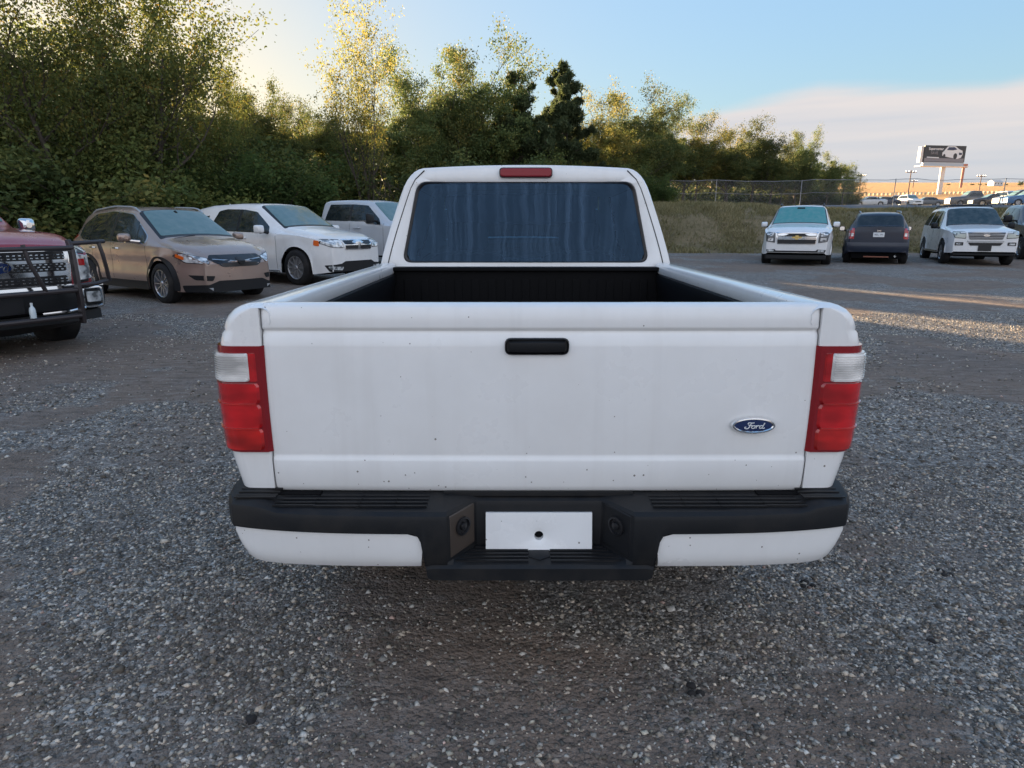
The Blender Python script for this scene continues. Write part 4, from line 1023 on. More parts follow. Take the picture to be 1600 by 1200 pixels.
# ------------------------------------------------------------------ the near white pickup, seen from behind
HY = 1.65; HX = .074
def hero():
    P = empty('pickup_truck', (HX, HY, 0), R(90), label='white pickup filling the middle, seen from behind, blank plate on its black step bumper', cat='pickup')
    # local axes: x forward from the tailgate, y to the truck's left, z up
    # --- cab and front (mostly hidden from behind but complete)
    def shear(r):
        # the rear wall of the cab leans forward towards the roof
        k = np.clip((r[:, 2] - 1.06) / .5, 0, 1) * np.clip(1 - (r[:, 0] - 1.9) / .5, 0, 1); r[:, 0] += .07 * k
    B = Body(dict(x=(1.90, 4.98), wheels=(.80 - 4, 4.05), R=.40, zc=.35,
        w=[(1.8, .800), (2.6, .85), (4.4, .86), (4.8, .82), (5.0, .74)],
        zt=[(1.8, 1.594), (3.2, 1.594), (3.38, 1.55), (3.95, 1.14), (4.2, 1.11), (4.8, 1.02), (5.0, .95)],
        zs=[(1.8, 1.06), (3.9, 1.02), (5.0, .88)],
        tw=[(1.8, .625), (3.3, .62), (3.9, .72), (4.8, .74), (5.0, .66)],
        zb=[(1.8, .45), (3.6, .38), (5.0, .42)], crown=.030, rc=.06, sm=.06, flare=.02,
        side=[(0, .93), (.5, .985), (.8, 1.0), (1.06, .985)], rear=False, shear=shear))
    def holes(c): 
        return 3.42 < c[0] < 3.88 and abs(c[1]) < .60 and c[2] > 1.15
    B.mk('hero', P, holes, name='cab_body')
    B.drape('windshield', rpoly([(3.38, -.57), (3.92, -.66), (3.92, .66), (3.38, .57)], .05), 'T', 'clear', P, off=.006, skirt=.003)
    g = G(); g.box(3.5, 3.85, -.70, .70, .93, 1.02); bevel(g.mk('dashboard', 'seat', P), .03)
    for sy in (.36, -.36):
        g = G(); g.prism(rrect(sy - .24, sy + .24, .55, 1.10, .07), 2.60, 2.70, 'x'); st = g.mk('seat', 'seat', P)
        g = G(); g.prism(rrect(sy - .13, sy + .13, 1.12, 1.30, .05), 2.58, 2.66, 'x'); g.mk('headrest', 'seat', st)
    # rear wall: a ring of faces between the cab outline and the window opening
    n = 72; prof = [tuple(p) for p in B.rings[0]]
    outl = [(p[1], p[2]) for p in prof] ; outl = outl + [(-a, b) for a, b in outl[::-1][1:]]   # from lower left over the roof to lower right
    def xr(z): return 1.90 + .07 * min(1, max(0, (z - 1.06) / .5))
    win = rpoly([(.672, 1.083), (.582, 1.506), (-.582, 1.506), (-.672, 1.083)], .055, 6)
    cz = 1.27
    def byang(poly, a):
        best = None; dx, dz = math.cos(a), math.sin(a)
        for i in range(len(poly)):
            p = poly[i]; q = poly[(i + 1) % len(poly)]
            ex, ez = q[0] - p[0], q[1] - p[1]; den = dx * ez - dz * ex
            if abs(den) < 1e-9: continue
            t = (p[0] * ez - (p[1] - cz) * ex) / den; u = (p[0] * dz - (p[1] - cz) * dx) / den
            if t > 0 and -1e-6 <= u <= 1 + 1e-6: best = t if best is None else max(best, t)
        return (best or 0) * dx, cz + (best or 0) * dz
    angs = sorted(set([math.atan2(q[1] - cz, q[0]) % (2 * math.pi) for q in win + outl] + [2 * math.pi * k / n for k in range(n)]))
    angs = [a for i, a in enumerate(angs) if i == 0 or a - angs[i - 1] > .004]
    rows = [[], [], [], [], []]
    for a in angs:
        o_ = byang(outl, a); i_ = byang(win, a)
        rows[0].append((xr(o_[1]), o_[0], o_[1]))
        e1 = (o_[0] + (i_[0] - o_[0]) * .10, o_[1] + (i_[1] - o_[1]) * .10); rows[1].append((xr(e1[1]) - .012, e1[0], e1[1]))
        e2 = (o_[0] + (i_[0] - o_[0]) * .93, o_[1] + (i_[1] - o_[1]) * .93); rows[2].append((xr(e2[1]) - .016, e2[0], e2[1]))
        rows[3].append((xr(i_[1]) - .012, i_[0], i_[1])); rows[4].append((xr(i_[1]) + .02, i_[0] * .995, cz + (i_[1] - cz) * .99))
    g = G(); g.grid(rows, closed=True); wall = g.mk('cab_rear_wall', 'hero', P, ang=50)
    # seam between the door-post panel and the rear wall
    for sy in (1, -1):
        pts = []
        for z in np.linspace(1.06, 1.565, 12):
            hw = np.interp(z, [p[1] for p in outl[:len(prof)]], [p[0] for p in outl[:len(prof)]])
            pts.append((xr(z) - .0125, sy * (hw - .042 - .0 * z), z))
        g = G(); g.tube(pts, .0035, 6); g.mk('panel_seam', 'gasket', P)
    g = G(); w2 = [(a * 1.0, b) for a, b in win]
    ring = [[(xr(b) - .0135, a, b) for a, b in w2], [(xr(b) - .017, a * .99, cz + (b - cz) * .985) for a, b in w2], [(xr(b) - .012, a * .975, cz + (b - cz) * .955) for a, b in w2], [(xr(b) - .002, a * .972, cz + (b - cz) * .95) for a, b in w2]]
    g.grid(ring, closed=True); g.mk('window_gasket', 'gasket', P)
    g = G(); rows = []
    for z in np.linspace(1.088, 1.500, 9):
        hw = np.interp(z, [1.083, 1.13, 1.46, 1.506], [.635, .658, .588, .54]) * .985
        rows.append([(xr(z) - .006 - .012 * (1 - (y / .67) ** 2), y, z) for y in np.linspace(-hw, hw, 25)])
    g.grid(rows); g.mk('rear_window', 'rearglass', P, ang=180)
    # third brake lamp in its housing
    bl = G(); pr = rrect(-.137, .137, 1.531, 1.574, .016); bl.prism(pr, 1.925, 1.952, 'x'); b_ = bevel(bl.mk('brake_lamp', 'brake', P), .006)
    g = G(); pr = rrect(-.142, .142, 1.526, 1.579, .02); g.prism(pr, 1.936, 1.96, 'x'); g.mk('lamp_bezel', 'gasket', b_)
    both(B, 'door_window', rpoly([(2.05, 1.12), (3.70, 1.08), (3.30, 1.48), (2.10, 1.50)], .05), 'L', 'glass', P, off=.006)
    seams(B, P, [2.62, 3.95], .45, 1.05)
    mirror(B, P, 3.55, .86, 1.08, (.12, .10, .15), 'black', 'black')
    B.drape('grille', rrect(-.50, .50, .66, .84, .03), 'F', 'chrome', P, off=.012); both(B, 'headlight', rrect(.53, .66, .66, .84, .02), 'F', 'headlight', P, off=.01)
    g = G(); g.box(4.95, 5.08, -.80, .80, .40, .58); bevel(g.mk('front_bumper', 'chrome', P), .03)
    # chassis
    g = G(); g.box(-.0, 4.8, -.45, -.35, .42, .52); g.box(0, 4.8, .35, .45, .42, .52); g.box(.1, 4.7, -.35, .35, .46, .50); g.mk('chassis', 'dark', P)
    g = G(); g.tube([(.80, -.62, .35), (.80, .62, .35)], .05, 10); g.lathe([(-.12, .02), (-.1, .1), (0, .15), (.1, .1), (.12, .02)], 14, (.80, 0, .35), 'x'); g.mk('rear_axle', 'dark', P)
    for x in (.80, 4.05):
        for sg in (-1, 1): wheel(P, x, sg * .72, .35, .225, .20, 'five', 5)
    # --- bed sides
    prof = [(.800, .46), (.822, .53), (.838, .60), (.852, .66), (.857, .72), (.860, .80), (.860, .88), (.858, .94), (.853, .98), (.846, 1.004), (.838, 1.012), (.839, 1.019), (.834, 1.034), (.822, 1.052), (.806, 1.067), (.785, 1.077), (.765, 1.0825), (.745, 1.0835), (.718, 1.082), (.708, 1.077), (.703, 1.068), (.702, 1.035), (.706, 1.028)]
    for sg, nm in ((1, 'bed_side'), (-1, 'bed_side')):
        g = G(); rows = []
        r = .050
        stx = [(-.002, .70)] + [(.0 + r * (1 - math.cos(a)), r * (1 - math.sin(a))) for a in np.linspace(0, math.pi / 2, 8)]
        xs = [(0.0, None)] ; allx = []
        for (xx, inset) in [(r * (1 - math.cos(a)), r * (1 - math.sin(a))) for a in np.linspace(0.0, math.pi / 2, 8)]: allx.append((xx, inset))
        arch = [.80 + .41 * math.sin(a) for a in np.linspace(-math.pi / 2, math.pi / 2, 17)]
        for xx in [.12, .22, .32, .385] + arch + [1.215, 1.4, 1.6, 1.80, 1.862]: allx.append((xx, 0))
        first = True
        for (xx, inset) in allx:
            row = []; zb = .46
            if abs(xx - .80) <= .4101: zb = .35 + math.sqrt(max(0, .41 ** 2 - (xx - .80) ** 2))
            zb = max(zb, .46)
            for (y, z) in prof:
                k = min(1, max(0, (y - .729) / .06)); zz = max(z, zb)
                row.append((xx, sg * (y - inset * k * (.9 if z < 1.05 else .55)), zz - (.010 * (1 - min(1, xx / .03)) if z > 1.05 else 0)))
            rows.append(row)
        g.grid(rows)
        # rear face of the corner post, from the outer skin in to the tailgate seam
        r0 = rows[0]; inner = [(.006, sg * .730, p[2]) for p in r0]; mid = [(-.001, sg * (abs(p[1]) * .5 + .731 * .5 - (0)), p[2]) for p in r0]
        cut = 18
        g.grid([r0[:cut], mid[:cut], [(-.001, sg * .7300, p[2]) for p in r0[:cut]], [(.03, sg * .7295, p[2]) for p in r0[:cut]], [(.05, sg * .702, p[2]) for p in r0[:cut]]])
        g.mk(nm, 'hero', P, ang=38)
        # tail lamp follows the corner
        def path(t, z, off=.007):
            # t 0 (seam) .. 1 (round the side); returns x, y
            yo = np.interp(z, [p[1] for p in prof[:16]], [p[0] for p in prof[:16]])
            segs = [(.0, .735), (.0, yo - .046 * .9 - .0)]
            L1 = yo - .046 - .735; La = r * math.pi / 2; L2 = .10; T = L1 + La + L2; q = t * T
            if q < L1: return (-off, .735 + q)
            if q < L1 + La:
                a = (q - L1) / r; return (r - (r + off) * math.cos(a), yo - r + (r + off) * math.sin(a))
            return (r + (q - L1 - La), yo + off)
        def lamp(name, t0, t1, z0, z1, off, material, parent, depth=.02, nz=10, rr=.0):
            g = G(); rows = []
            for z in np.linspace(z0, z1, nz + 1):
                e = 0
                if rr: dz = min(z - z0, z1 - z); e = rr * (1 - math.sqrt(max(0, 1 - (1 - min(1, dz / .012)) ** 2)))
                rows.append([(path(t0 + e + (t1 - t0 - 2 * e) * k / 16, z, off)[0], sg * path(t0 + e + (t1 - t0 - 2 * e) * k / 16, z, off)[1], z) for k in range(17)])
            g.grid(rows)
            def inn(p): return (p[0] + depth, p[1] - sg * depth, p[2])
            loop = rows[0] + [rw[-1] for rw in rows[1:]] + rows[-1][::-1][1:] + [rw[0] for rw in rows[::-1][1:]]
            g.grid([loop, [inn(p) for p in loop]]); return g.mk(name, material, parent, ang=40)
        lp = lamp('tail_lamp', 0, 1, .682, .974, .008, 'redrim', P)
        lamp('brake_lens', .055, .985, .820, .874, .014, 'redlens', lp, rr=.02)
        lamp('brake_lens', .055, .985, .752, .816, .014, 'redlens', lp, rr=.02)
        lamp('turn_lens', .055, .985, .690, .748, .014, 'redlite', lp, rr=.02)
        lamp('side_lens', .060, .115, .880, .955, .012, 'redlens', lp)
        rv = lamp('reverse_lens', .125, .985, .880, .955, .014, 'whitelens', lp, rr=.03)
        for k in range(11):
            z = .8845 + k * .0062; lamp('lens_rib', .14, .98, z, z + .0028, .0175, 'whitelens', rv, depth=.003, nz=1)
        for z in (.818, .750): lamp('lens_ridge', .07, .985, z - .0016, z + .0016, .0175, 'redlite', lp, depth=.004, nz=1)
        # inner wall and liner
        g = G(); g.grid([[(x, sg * .7055, 1.030), (x, sg * .695, 1.024), (x, sg * .690, 1.00), (x, sg * .705, .93), (x, sg * .700, .66)] for x in np.linspace(.055, 1.82, 30)])
        g.mk('side_liner', 'liner', P)
        for x in (.35, .75, 1.15, 1.5): pass
        g = G(); g.box(.48, 1.12, min(sg * .52, sg * .70), max(sg * .52, sg * .70), .64, .84); bevel(g.mk('wheel_well', 'liner', P), .04)
    # front wall, top rail, floor
    g = G(); g.box(1.80, 1.85, -.72, .72, .62, 1.045); g.box(1.775, 1.858, -.705, .705, 1.045, 1.064)
    for k in range(15): y = -.63 + k * .09; g.box(1.794, 1.80, y - .02, y + .02, .66, 1.0)
    bevel(g.mk('front_liner', 'liner', P), .006)
    g = G(); g.box(.03, 1.80, -.70, .70, .60, .62)
    for k in range(17): y = -.64 + k * .08; g.box(.06, 1.78, y - .018, y + .018, .62, .632)
    g.mk('floor_liner', 'liner', P)
    # --- tailgate, convex panel with a pressed line near the top and a turned-under lower band
    tp = [(.060, 1.04), (.060, 1.074), (.052, 1.0815), (.036, 1.084), (.018, 1.0835), (.007, 1.079), (.001, 1.070), (-.002, 1.050), (-.0035, 1.024), (-.0025, 1.0185), (.0035, 1.015), (.0045, 1.011), (.001, 1.006), (-.003, 1.000),
          (-.0055, .97), (-.0075, .90), (-.0085, .83), (-.0080, .76), (-.0065, .70), (-.005, .676), (-.0045, .669), (-.0085, .6625), (-.0105, .655), (-.0095, .62), (-.0065, .585), (-.003, .570), (.004, .5635), (.03, .562)]
    g = G(); rows = []
    W2 = .7272; ys = [-W2, -W2 + .003, -W2 + .008] + list(np.linspace(-W2 + .02, W2 - .02, 59)) + [W2 - .008, W2 - .003, W2]
    rng = np.random.default_rng(4)
    for y in ys:
        e = max(0, 1 - (W2 - abs(y)) / .009); dx = .006 * e * e
        bow = .006 * (y / W2) ** 2
        rows.append([(x + dx + bow + (0 if not (.70 < z < .97) else (float(vnoise(np.array([y * 6. + 9]), np.array([z * 9.]), 3)[0]) - .5) * .0012), y, z - (.003 * e if z > 1.07 else 0)) for x, z in tp])
    g.grid(rows); back = [[(.060, y, z) for z in (1.04, .56)] for y in ys]; g.grid(back)
    g.mk('tailgate', 'hero', P, ang=50)
    g = G(); g.box(.058, .064, -.70, .70, .60, 1.04); g.mk('tailgate_liner', 'liner', P)
    # dark gap behind the seams
    for sy in (1, -1):
        g = G(); g.box(.034, .048, min(sy * .724, sy * .734), max(sy * .724, sy * .734), .50, 1.06); g.mk('seam_strip', 'gasket', P)
    # handle: bezel pan with a grip over it; local centre y = -(.065-.0)
    hc = .009
    hy = -(.065 - .0)
    pan = G(); rows = []
    for s_, dx in ((1.0, -.0085), (.97, -.014), (.90, -.0155), (.86, -.011), (.80, -.006)):
        rows.append([(dx, hy * 0 + .0085 + q[0] * s_ if False else q[0] * (1 - (1 - s_) * .3) + .009 * 0, .974 + q[1] * s_) for q in rrect(-.084, .084, -.0225, .0225, .017)])
    yc = .0 + .074 - .0655 - .0            # handle centre sits a hair left of the middle
    rows = [[(p[0], p[1] + .009, p[2]) for p in r_] for r_ in rows]
    pan.grid(rows, closed=True); pan.add(rows[-1], [tuple(range(len(rows[-1])))]); hb = pan.mk('handle_bezel', 'gasket', P)
    g = G(); rows = []
    for z, dx in ((.956, -.010), (.960, -.019), (.972, -.025), (.985, -.024), (.990, -.012)):
        rows.append([(dx + .006 * abs(2 * k / 14 - 1) ** 3, .009 + (-.072 + .144 * k / 14), z) for k in range(15)])
    g.grid(rows); g.mk('handle', 'black', hb)
    # emblem
    ey, ez = -.572, .760
    g = G(); rows = []
    for s_, dx in ((1.0, -.005), (1.0, -.011), (.95, -.0155), (.88, -.016), (.82, -.013)):
        rows.append([(dx - .003, ey + a, ez + b) for a, b in [(.060 * s_ * math.cos(q), (.0235 - .060 * (1 - s_) * .75) * math.sin(q)) for q in np.linspace(0, 2 * math.pi, 40, endpoint=False)]])
    g.grid(rows, closed=True); em = g.mk('emblem', 'chrome', P)
    g = G(); pts = [(-.0165, ey + .051 * math.cos(q), ez + .0158 * math.sin(q)) for q in np.linspace(0, 2 * math.pi, 40, endpoint=False)]
    g.add(pts + [(-.0185, ey, ez)], [(k, (k + 1) % 40, 40) for k in range(40)]); g.mk('emblem_face', 'emblem', em)
    # the script lettering, drawn as strokes (u to the right, v up, emblem height units)
    strokes = [
        [(-.60, .42), (-.70, .62), (-.52, .80), (-.20, .72), (.02, .80)],                       # F top bar
        [(-.30, .72), (-.42, .25), (-.52, -.30), (-.70, -.62), (-.95, -.62), (-1.02, -.35), (-.88, -.2)],   # F stem
        [(-.62, .12), (-.40, .18), (-.18, .14)],
        [(-.05, .10), (-.25, -.15), (-.22, -.52), (.0, -.55), (.14, -.25), (.08, .05), (-.05, .10)],        # o
        [(.08, .02), (.24, .0), (.36, .12)], [(.36, .12), (.30, -.20), (.26, -.58)], [(.32, -.10), (.48, .12), (.62, .08)],    # r
        [(.98, .08), (.80, .10), (.64, -.2), (.68, -.52), (.86, -.52), (1.0, -.2)],               # d bowl
        [(1.22, .78), (1.08, .20), (.98, -.40), (1.06, -.58), (1.24, -.42)]]
    for st in strokes:
        pts = []
        for i in range(len(st) - 1):
            for k in range(4):
                t = k / 4; p0 = Vector(st[max(i - 1, 0)]); p1 = Vector(st[i]); p2 = Vector(st[i + 1]); p3 = Vector(st[min(i + 2, len(st) - 1)])
                q = .5 * ((2 * p1) + (p2 - p0) * t + (2 * p0 - 5 * p1 + 4 * p2 - p3) * t * t + (3 * p1 - p0 - 3 * p2 + p3) * t ** 3); pts.append(q)
        pts.append(Vector(st[-1]))
        g.v = g.v if False else g.v
        gg = G() if st is strokes[0] else gg
        gg.tube([(-.0185, ey - q.x * .0235, ez - .0005 + q.y * .0115) for q in pts], .0014, 5)
    gg.mk('script_lettering', 'bluewht', em)
    # --- step bumper
    def yo(y): return -.118 + .050 * (abs(y) / .84) ** 5 - .004 * (1 - (y / .8) ** 2)
    # black pad arms and centre step as one moulded cover
    ys = list(np.linspace(-.846, -.335, 24)) + [-.33, -.322, -.314, -.307, -.302, -.298, -.285, -.27, -.255, -.245, -.23, -.21, -.19, -.172, -.165] + list(np.linspace(-.15, .15, 13)) + [.165, .172, .19, .21, .23, .245, .255, .27, .285, .298, .302, .307, .314, .322, .33] + list(np.linspace(.335, .846, 24))
    g = G(); rows = []
    for y in ys:
        a = abs(y); o_ = yo(y); rec = np.interp(a, [.170, .246], [1, 0]); xr_ = o_ + rec * (-.022 - o_)
        zl = np.interp(a, [.296, .300, .305, .312, .322, .335], [.362, .375, .43, .47, .487, .494])
        zl -= 0
        e = max(0, (a - .815) / .031); o_ += .03 * e * e; xr_ = max(xr_, o_) if a > .246 else xr_
        zt = .562 + .013 * float(sstep(np.array(a), .69, .75)) - .003 * e; k = np.interp(a, [.296, .315], [0, 1])
        z3 = (.414) * (1 - k) + (zl + .008) * k; 
        rows.append([(.10, y, zt + .004), (.02, y, zt + .002), (xr_ + .016, y, zt - .010 - .008 * 0), (xr_ + .004, y, zt - .018), (xr_, y, zt - .030),
                     (xr_, y, z3), (o_ + .004 * (1 - k), y, (.405) * (1 - k) + (zl + .004) * k), (o_ - .004 * (1 - k), y, .398 * (1 - k) + (zl + .003) * k), (o_ - .004 * (1 - k), y, zl + .002), (o_ + .02, y, zl - .003), (.06, y, zl)])
    g.grid(rows)
    for y in (-.846, .846):
        rw = rows[0] if y < 0 else rows[-1]; g.grid([rw, [(p[0] + .02, y * 1.01, p[2]) for p in rw], [(p[0] * .3 + .09, y * 1.005, p[2]) for p in rw]])
    g.mk('step_pad', 'pad', P, ang=28)
    # tread ribs on the pad top
    for sy in (1, -1):
        for j in range(5):
            x = -.085 + j * .020
            g = G()
            for (a, b) in ((.30, .385), (.395, .48), (.49, .60), (.61, .71), (.72, .82)):
                x2 = max(x, yo(b) + .016 + .004 * j); dz_ = -.0195 + (.012 if a > .70 else 0)
                a = a - .012 if a > .31 else a
                g.box(x2, x2 + .006, min(sy * a, sy * b), max(sy * a, sy * b), .575 + dz_ + (x2 + .1) * .035, .5792 + dz_ + (x2 + .1) * .035)
            g.mk('tread_rib', 'pad', P); 
    g = G()
    for j in range(3): g.box(-.012 + j * .018, -.004 + j * .018, -.26, .26, .556, .5672)
    g.mk('tread_rib', 'pad', P)
    for j in range(5):
        x = -.105 + j * .016; hw = .225 - j * .012
        g = G(); g.box(x, x + .006, -hw, -.03, .4045, .4115 + j * .0015); g.box(x, x + .006, .03, hw, .4045, .4115 + j * .0015); g.mk('step_rib', 'pad', P)
    g = G(); g.lathe([(.398, .036), (.410, .036), (.413, .031), (.413, .001)], 6, (-.062, 0, 0), 'z'); g.mk('ball_mount_plug', 'pad', P)
    # painted lower faces
    for sy in (1, -1):
        g = G(); rows = []
        for a in [.318] + list(np.linspace(.322, .72, 16)) + [.74, .76, .775, .787, .795, .803, .809, .814, .818]:
            zb = np.interp(a, [.30, .322, .70, .745, .77, .787, .80, .810, .818], [.3915, .388, .385, .386, .390, .400, .417, .440, .470]); zt = .4925
            o_ = yo(a) + .006
            if a < .345: zt = np.interp(a, [.318, .322, .33, .345], [.470, .482, .490, .4925])
            row = []
            for k in range(9):
                f = k / 8; z = zt + (zb - zt) * f; row.append((o_ + .004 * math.sin(f * 2) + .018 * f ** 5, sy * (a - .010 * (1 - f) * (a < .33) + (.006 * f if a > .34 else -.004 * f * 0)), z))
            row.append((o_ + .05, sy * a, zb + .002)); rows.append(row)
        g.grid(rows)
        rw = rows[-1]; g.grid([rw, [(p[0] + .04, sy * .826, p[2]) for p in rw], [(.14, sy * .828, .49 if p[2] > .45 else p[2] + .01) for p in rw]])
        rw = rows[0]; g.grid([rw, [(p[0] + .02, p[1], p[2]) for p in rw]])
        g.mk('bumper_face', 'hero', P, ang=35)
        g = G(); g.box(-.02, .05, min(sy * .60, sy * .74), max(sy * .60, sy * .74), .50, .565); g.mk('bumper_bracket', 'dark', P)
        # angled cheek: trim plate with a round plug
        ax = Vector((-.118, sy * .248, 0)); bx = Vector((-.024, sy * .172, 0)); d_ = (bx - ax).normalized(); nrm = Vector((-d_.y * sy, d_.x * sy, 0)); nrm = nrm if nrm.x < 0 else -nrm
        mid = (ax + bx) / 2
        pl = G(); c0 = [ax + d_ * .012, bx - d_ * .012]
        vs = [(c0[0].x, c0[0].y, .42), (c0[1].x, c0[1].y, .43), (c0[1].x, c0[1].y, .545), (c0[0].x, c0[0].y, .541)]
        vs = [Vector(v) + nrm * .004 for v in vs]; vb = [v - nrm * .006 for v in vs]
        pl.add(vs + vb, [(0, 1, 2, 3), (0, 4, 5, 1), (1, 5, 6, 2), (2, 6, 7, 3), (3, 7, 4, 0)]); ch = bevel(pl.mk('cheek_plate', 'pad' if sy < 0 else mat('tan_lit_bumper_plastic', (.060, .046, .037), .45), P), .003)  # tan light on the left cheek is painted into its colour
        pg = G(); rows = []
        for rad, off in ((.026, .004), (.026, .010), (.021, .011), (.019, .006), (.012, .006), (.010, .012), (.0005, .014)):
            rows.append([tuple(mid + d_ * rad * math.cos(q) + Vector((0, 0, .497 + rad * math.sin(q))) + nrm * off) for q in np.linspace(0, 2 * math.pi, 24, endpoint=False)])
        pg.grid(rows, closed=True); pg.mk('round_plug', 'gasket', ch)
        # hanger hanging below the bumper
        g = G(); g.prism([(sy * .57, .43), (sy * .41, .43), (sy * .43, .362), (sy * .50, .352), (sy * .56, .365)], .02, .05, 'x') if False else g.add([(.04, sy * .58, .43), (.04, sy * .43, .43), (.04, sy * .44, .372), (.04, sy * .50, .362), (.04, sy * .565, .37), (.055, sy * .58, .43), (.055, sy * .43, .43), (.055, sy * .44, .372), (.055, sy * .50, .362), (.055, sy * .565, .37)], [(0, 1, 2, 3, 4), (9, 8, 7, 6, 5), (0, 5, 6, 1), (1, 6, 7, 2), (2, 7, 8, 3), (3, 8, 9, 4), (4, 9, 5, 0)])
        g.mk('hanger_flap', 'pad', P)
        g = G(); g.box(-.02, .03, min(sy * .60, sy * .738), max(sy * .60, sy * .738), .540, .5595) ; g.mk('filler_strip', 'galv', P)
    # recess filler behind bumper under tailgate
    g = G(); g.box(.045, .09, -.73, .73, .50, .62); g.mk('rear_sill', 'dark', P)
    # blank plate with a bolt hole
    n2 = 28; cy, cz2 = .012, .450
    outer = [Vector((a, b)) for a, b in rrect(-.146, .146, .386, .514, .006)]
    g = G(); cen = (0.0, cz2)
    hole = [(.0125 * math.cos(q) + .0, cz2 + .0125 * math.sin(q)) for q in np.linspace(0, 2 * math.pi, n2, endpoint=False)]
    def onrect(q):
        dx, dz = math.cos(q), math.sin(q); tx = .146 / abs(dx) if abs(dx) > 1e-6 else 9; tz = ((.514 - cz2) if dz > 0 else (cz2 - .386)) / abs(dz) if abs(dz) > 1e-6 else 9
        t = min(tx, tz); return (dx * t, cz2 + dz * t)
    qs = sorted(list(np.linspace(0, 2 * math.pi, n2, endpoint=False)) + [math.atan2(s1 * (.514 - cz2 if s1 > 0 else cz2 - .386), s2 * .146) % (2 * math.pi) for s1 in (1, -1) for s2 in (1, -1)])
    tilt = lambda z: -.030 - (.514 - z) * .20
    R0 = []; R1 = []; R2 = []; R3 = []
    for q in qs:
        a, b = onrect(q); h0, h1 = .0125 * math.cos(q), cz2 + .0125 * math.sin(q)
        k1, k2 = .024 * math.cos(q), cz2 + .024 * math.sin(q)
        R0.append((tilt(b) + .006, a, b)); R1.append((tilt(b), a, b)); R2.append((tilt(k2), k1, k2)); R3.append((tilt(h1) + .004, h0, h1))
    g.grid([R0, R1, R2, R3, [(p[0] + .02, p[1], p[2]) for p in R3]], closed=True); pt = g.mk('blank_plate', 'hero', P, ang=25)
    g = G(); g.lathe([(0, .016), (0, .0005)], 20, (tilt(cz2) + .018, 0, cz2), 'x'); g.mk('bolt_hole', 'dark', pt)
    g = G(); g.box(tilt(.384) - .003, tilt(.384) + .004, -.146, .146, .383, .3885); g.mk('plate_lip', 'galv', pt)
    return P
hero()
# ------------------------------------------------------------------ far things: fence, billboard, poles, cars beyond the fence
def unproj(px, py, Y):
    a = (px - 800) / 1000.; b = (600 - py) / 1000.; c, s = math.cos(PITCH), math.sin(PITCH)
    t = Y / (c + b * s); return a * t, CAM_H + (b * c - s) * t
def chain_fence(name, pts, h, label, posts, sp_=.11, wr=.004, mid=True, material='galv', top=.020):
    """pts: ground line of the fence; posts stand at the given distances along it"""
    P = empty(name, (pts[0][0], pts[0][1], hz(*pts[0])), label=label, cat='fence')
    o0 = Vector(P.location)
    seg = [0]
    for i in range(1, len(pts)): seg.append(seg[-1] + math.dist(pts[i - 1], pts[i]))
    def at(q): return np.interp(q, seg, [p[0] for p in pts]), np.interp(q, seg, [p[1] for p in pts])
    def gp(q, dz): x, y = at(q); return Vector((x, y, hz(x, y) + dz)) - o0
    for q in posts:
        p = gp(q, -.2); G().tube([p, p + Vector((0, 0, h + .25))], .030, 8).mk('post', material, P)
    n = int(seg[-1] / 1.0)
    G().tube([gp(seg[-1] * k / n, h) for k in range(n + 1)], top, 6).mk('top_rail', material, P)
    if mid: G().tube([gp(seg[-1] * k / n, h * .5) for k in range(n + 1)], top * .7, 6).mk('middle_rail', material, P)
    g = G()                                    # woven wire: two families of slanting wires
    q = -h
    V = []; F = []
    while q < seg[-1]:
        for s in (1, -1):
            a, b = q, q + h
            z0, z1 = (0, h) if s > 0 else (h, 0)
            if a < 0: z0 = z0 + (z1 - z0) * (-a / h); a = 0
            if b > seg[-1]: z1 = z0 + (z1 - z0) * ((seg[-1] - a) / (b - a)); b = seg[-1]
            if b - a < .05: continue
            p0 = gp(a, z0 + .02); p1 = gp(b, z1 + .02); k = len(V)
            V += [p0 + Vector((0, 0, wr)), p0 - Vector((0, 0, wr)), p0 + Vector((0, wr * 1.5, 0)), p1 + Vector((0, 0, wr)), p1 - Vector((0, 0, wr)), p1 + Vector((0, wr * 1.5, 0))]
            F += [(k, k + 1, k + 4, k + 3), (k + 1, k + 2, k + 5, k + 4), (k + 2, k, k + 3, k + 5)]
        q += sp_
    mk('wire_mesh', V, F, material, P, smooth=False, kind='stuff')
    return P
M['dsteel'] = mat('weathered_steel', (.30, .31, .32), .6, .3)
FA = [(6, 53), (22, 51), (40, 48), (60, 46)]
chain_fence('chain_link_fence', FA, 1.9, 'tall dark chain link fence along the top of the grass bank', [.2, 6.4, 9.9, 16.2, 22.8, 30.2, 36, 42.5, 49], material='dsteel', wr=.0032)
FB = [(6, 60), (14, 64), (26, 76)]
chain_fence('chain_link_fence', FB, 1.5, 'pale lower chain link fence slanting away behind the tall dark fence, under the trees', [.2, 2.2, 4.2, 6.2, 8.2, 10.2, 12.5, 15, 18, 21, 23.5], sp_=.14, wr=.005, mid=False)

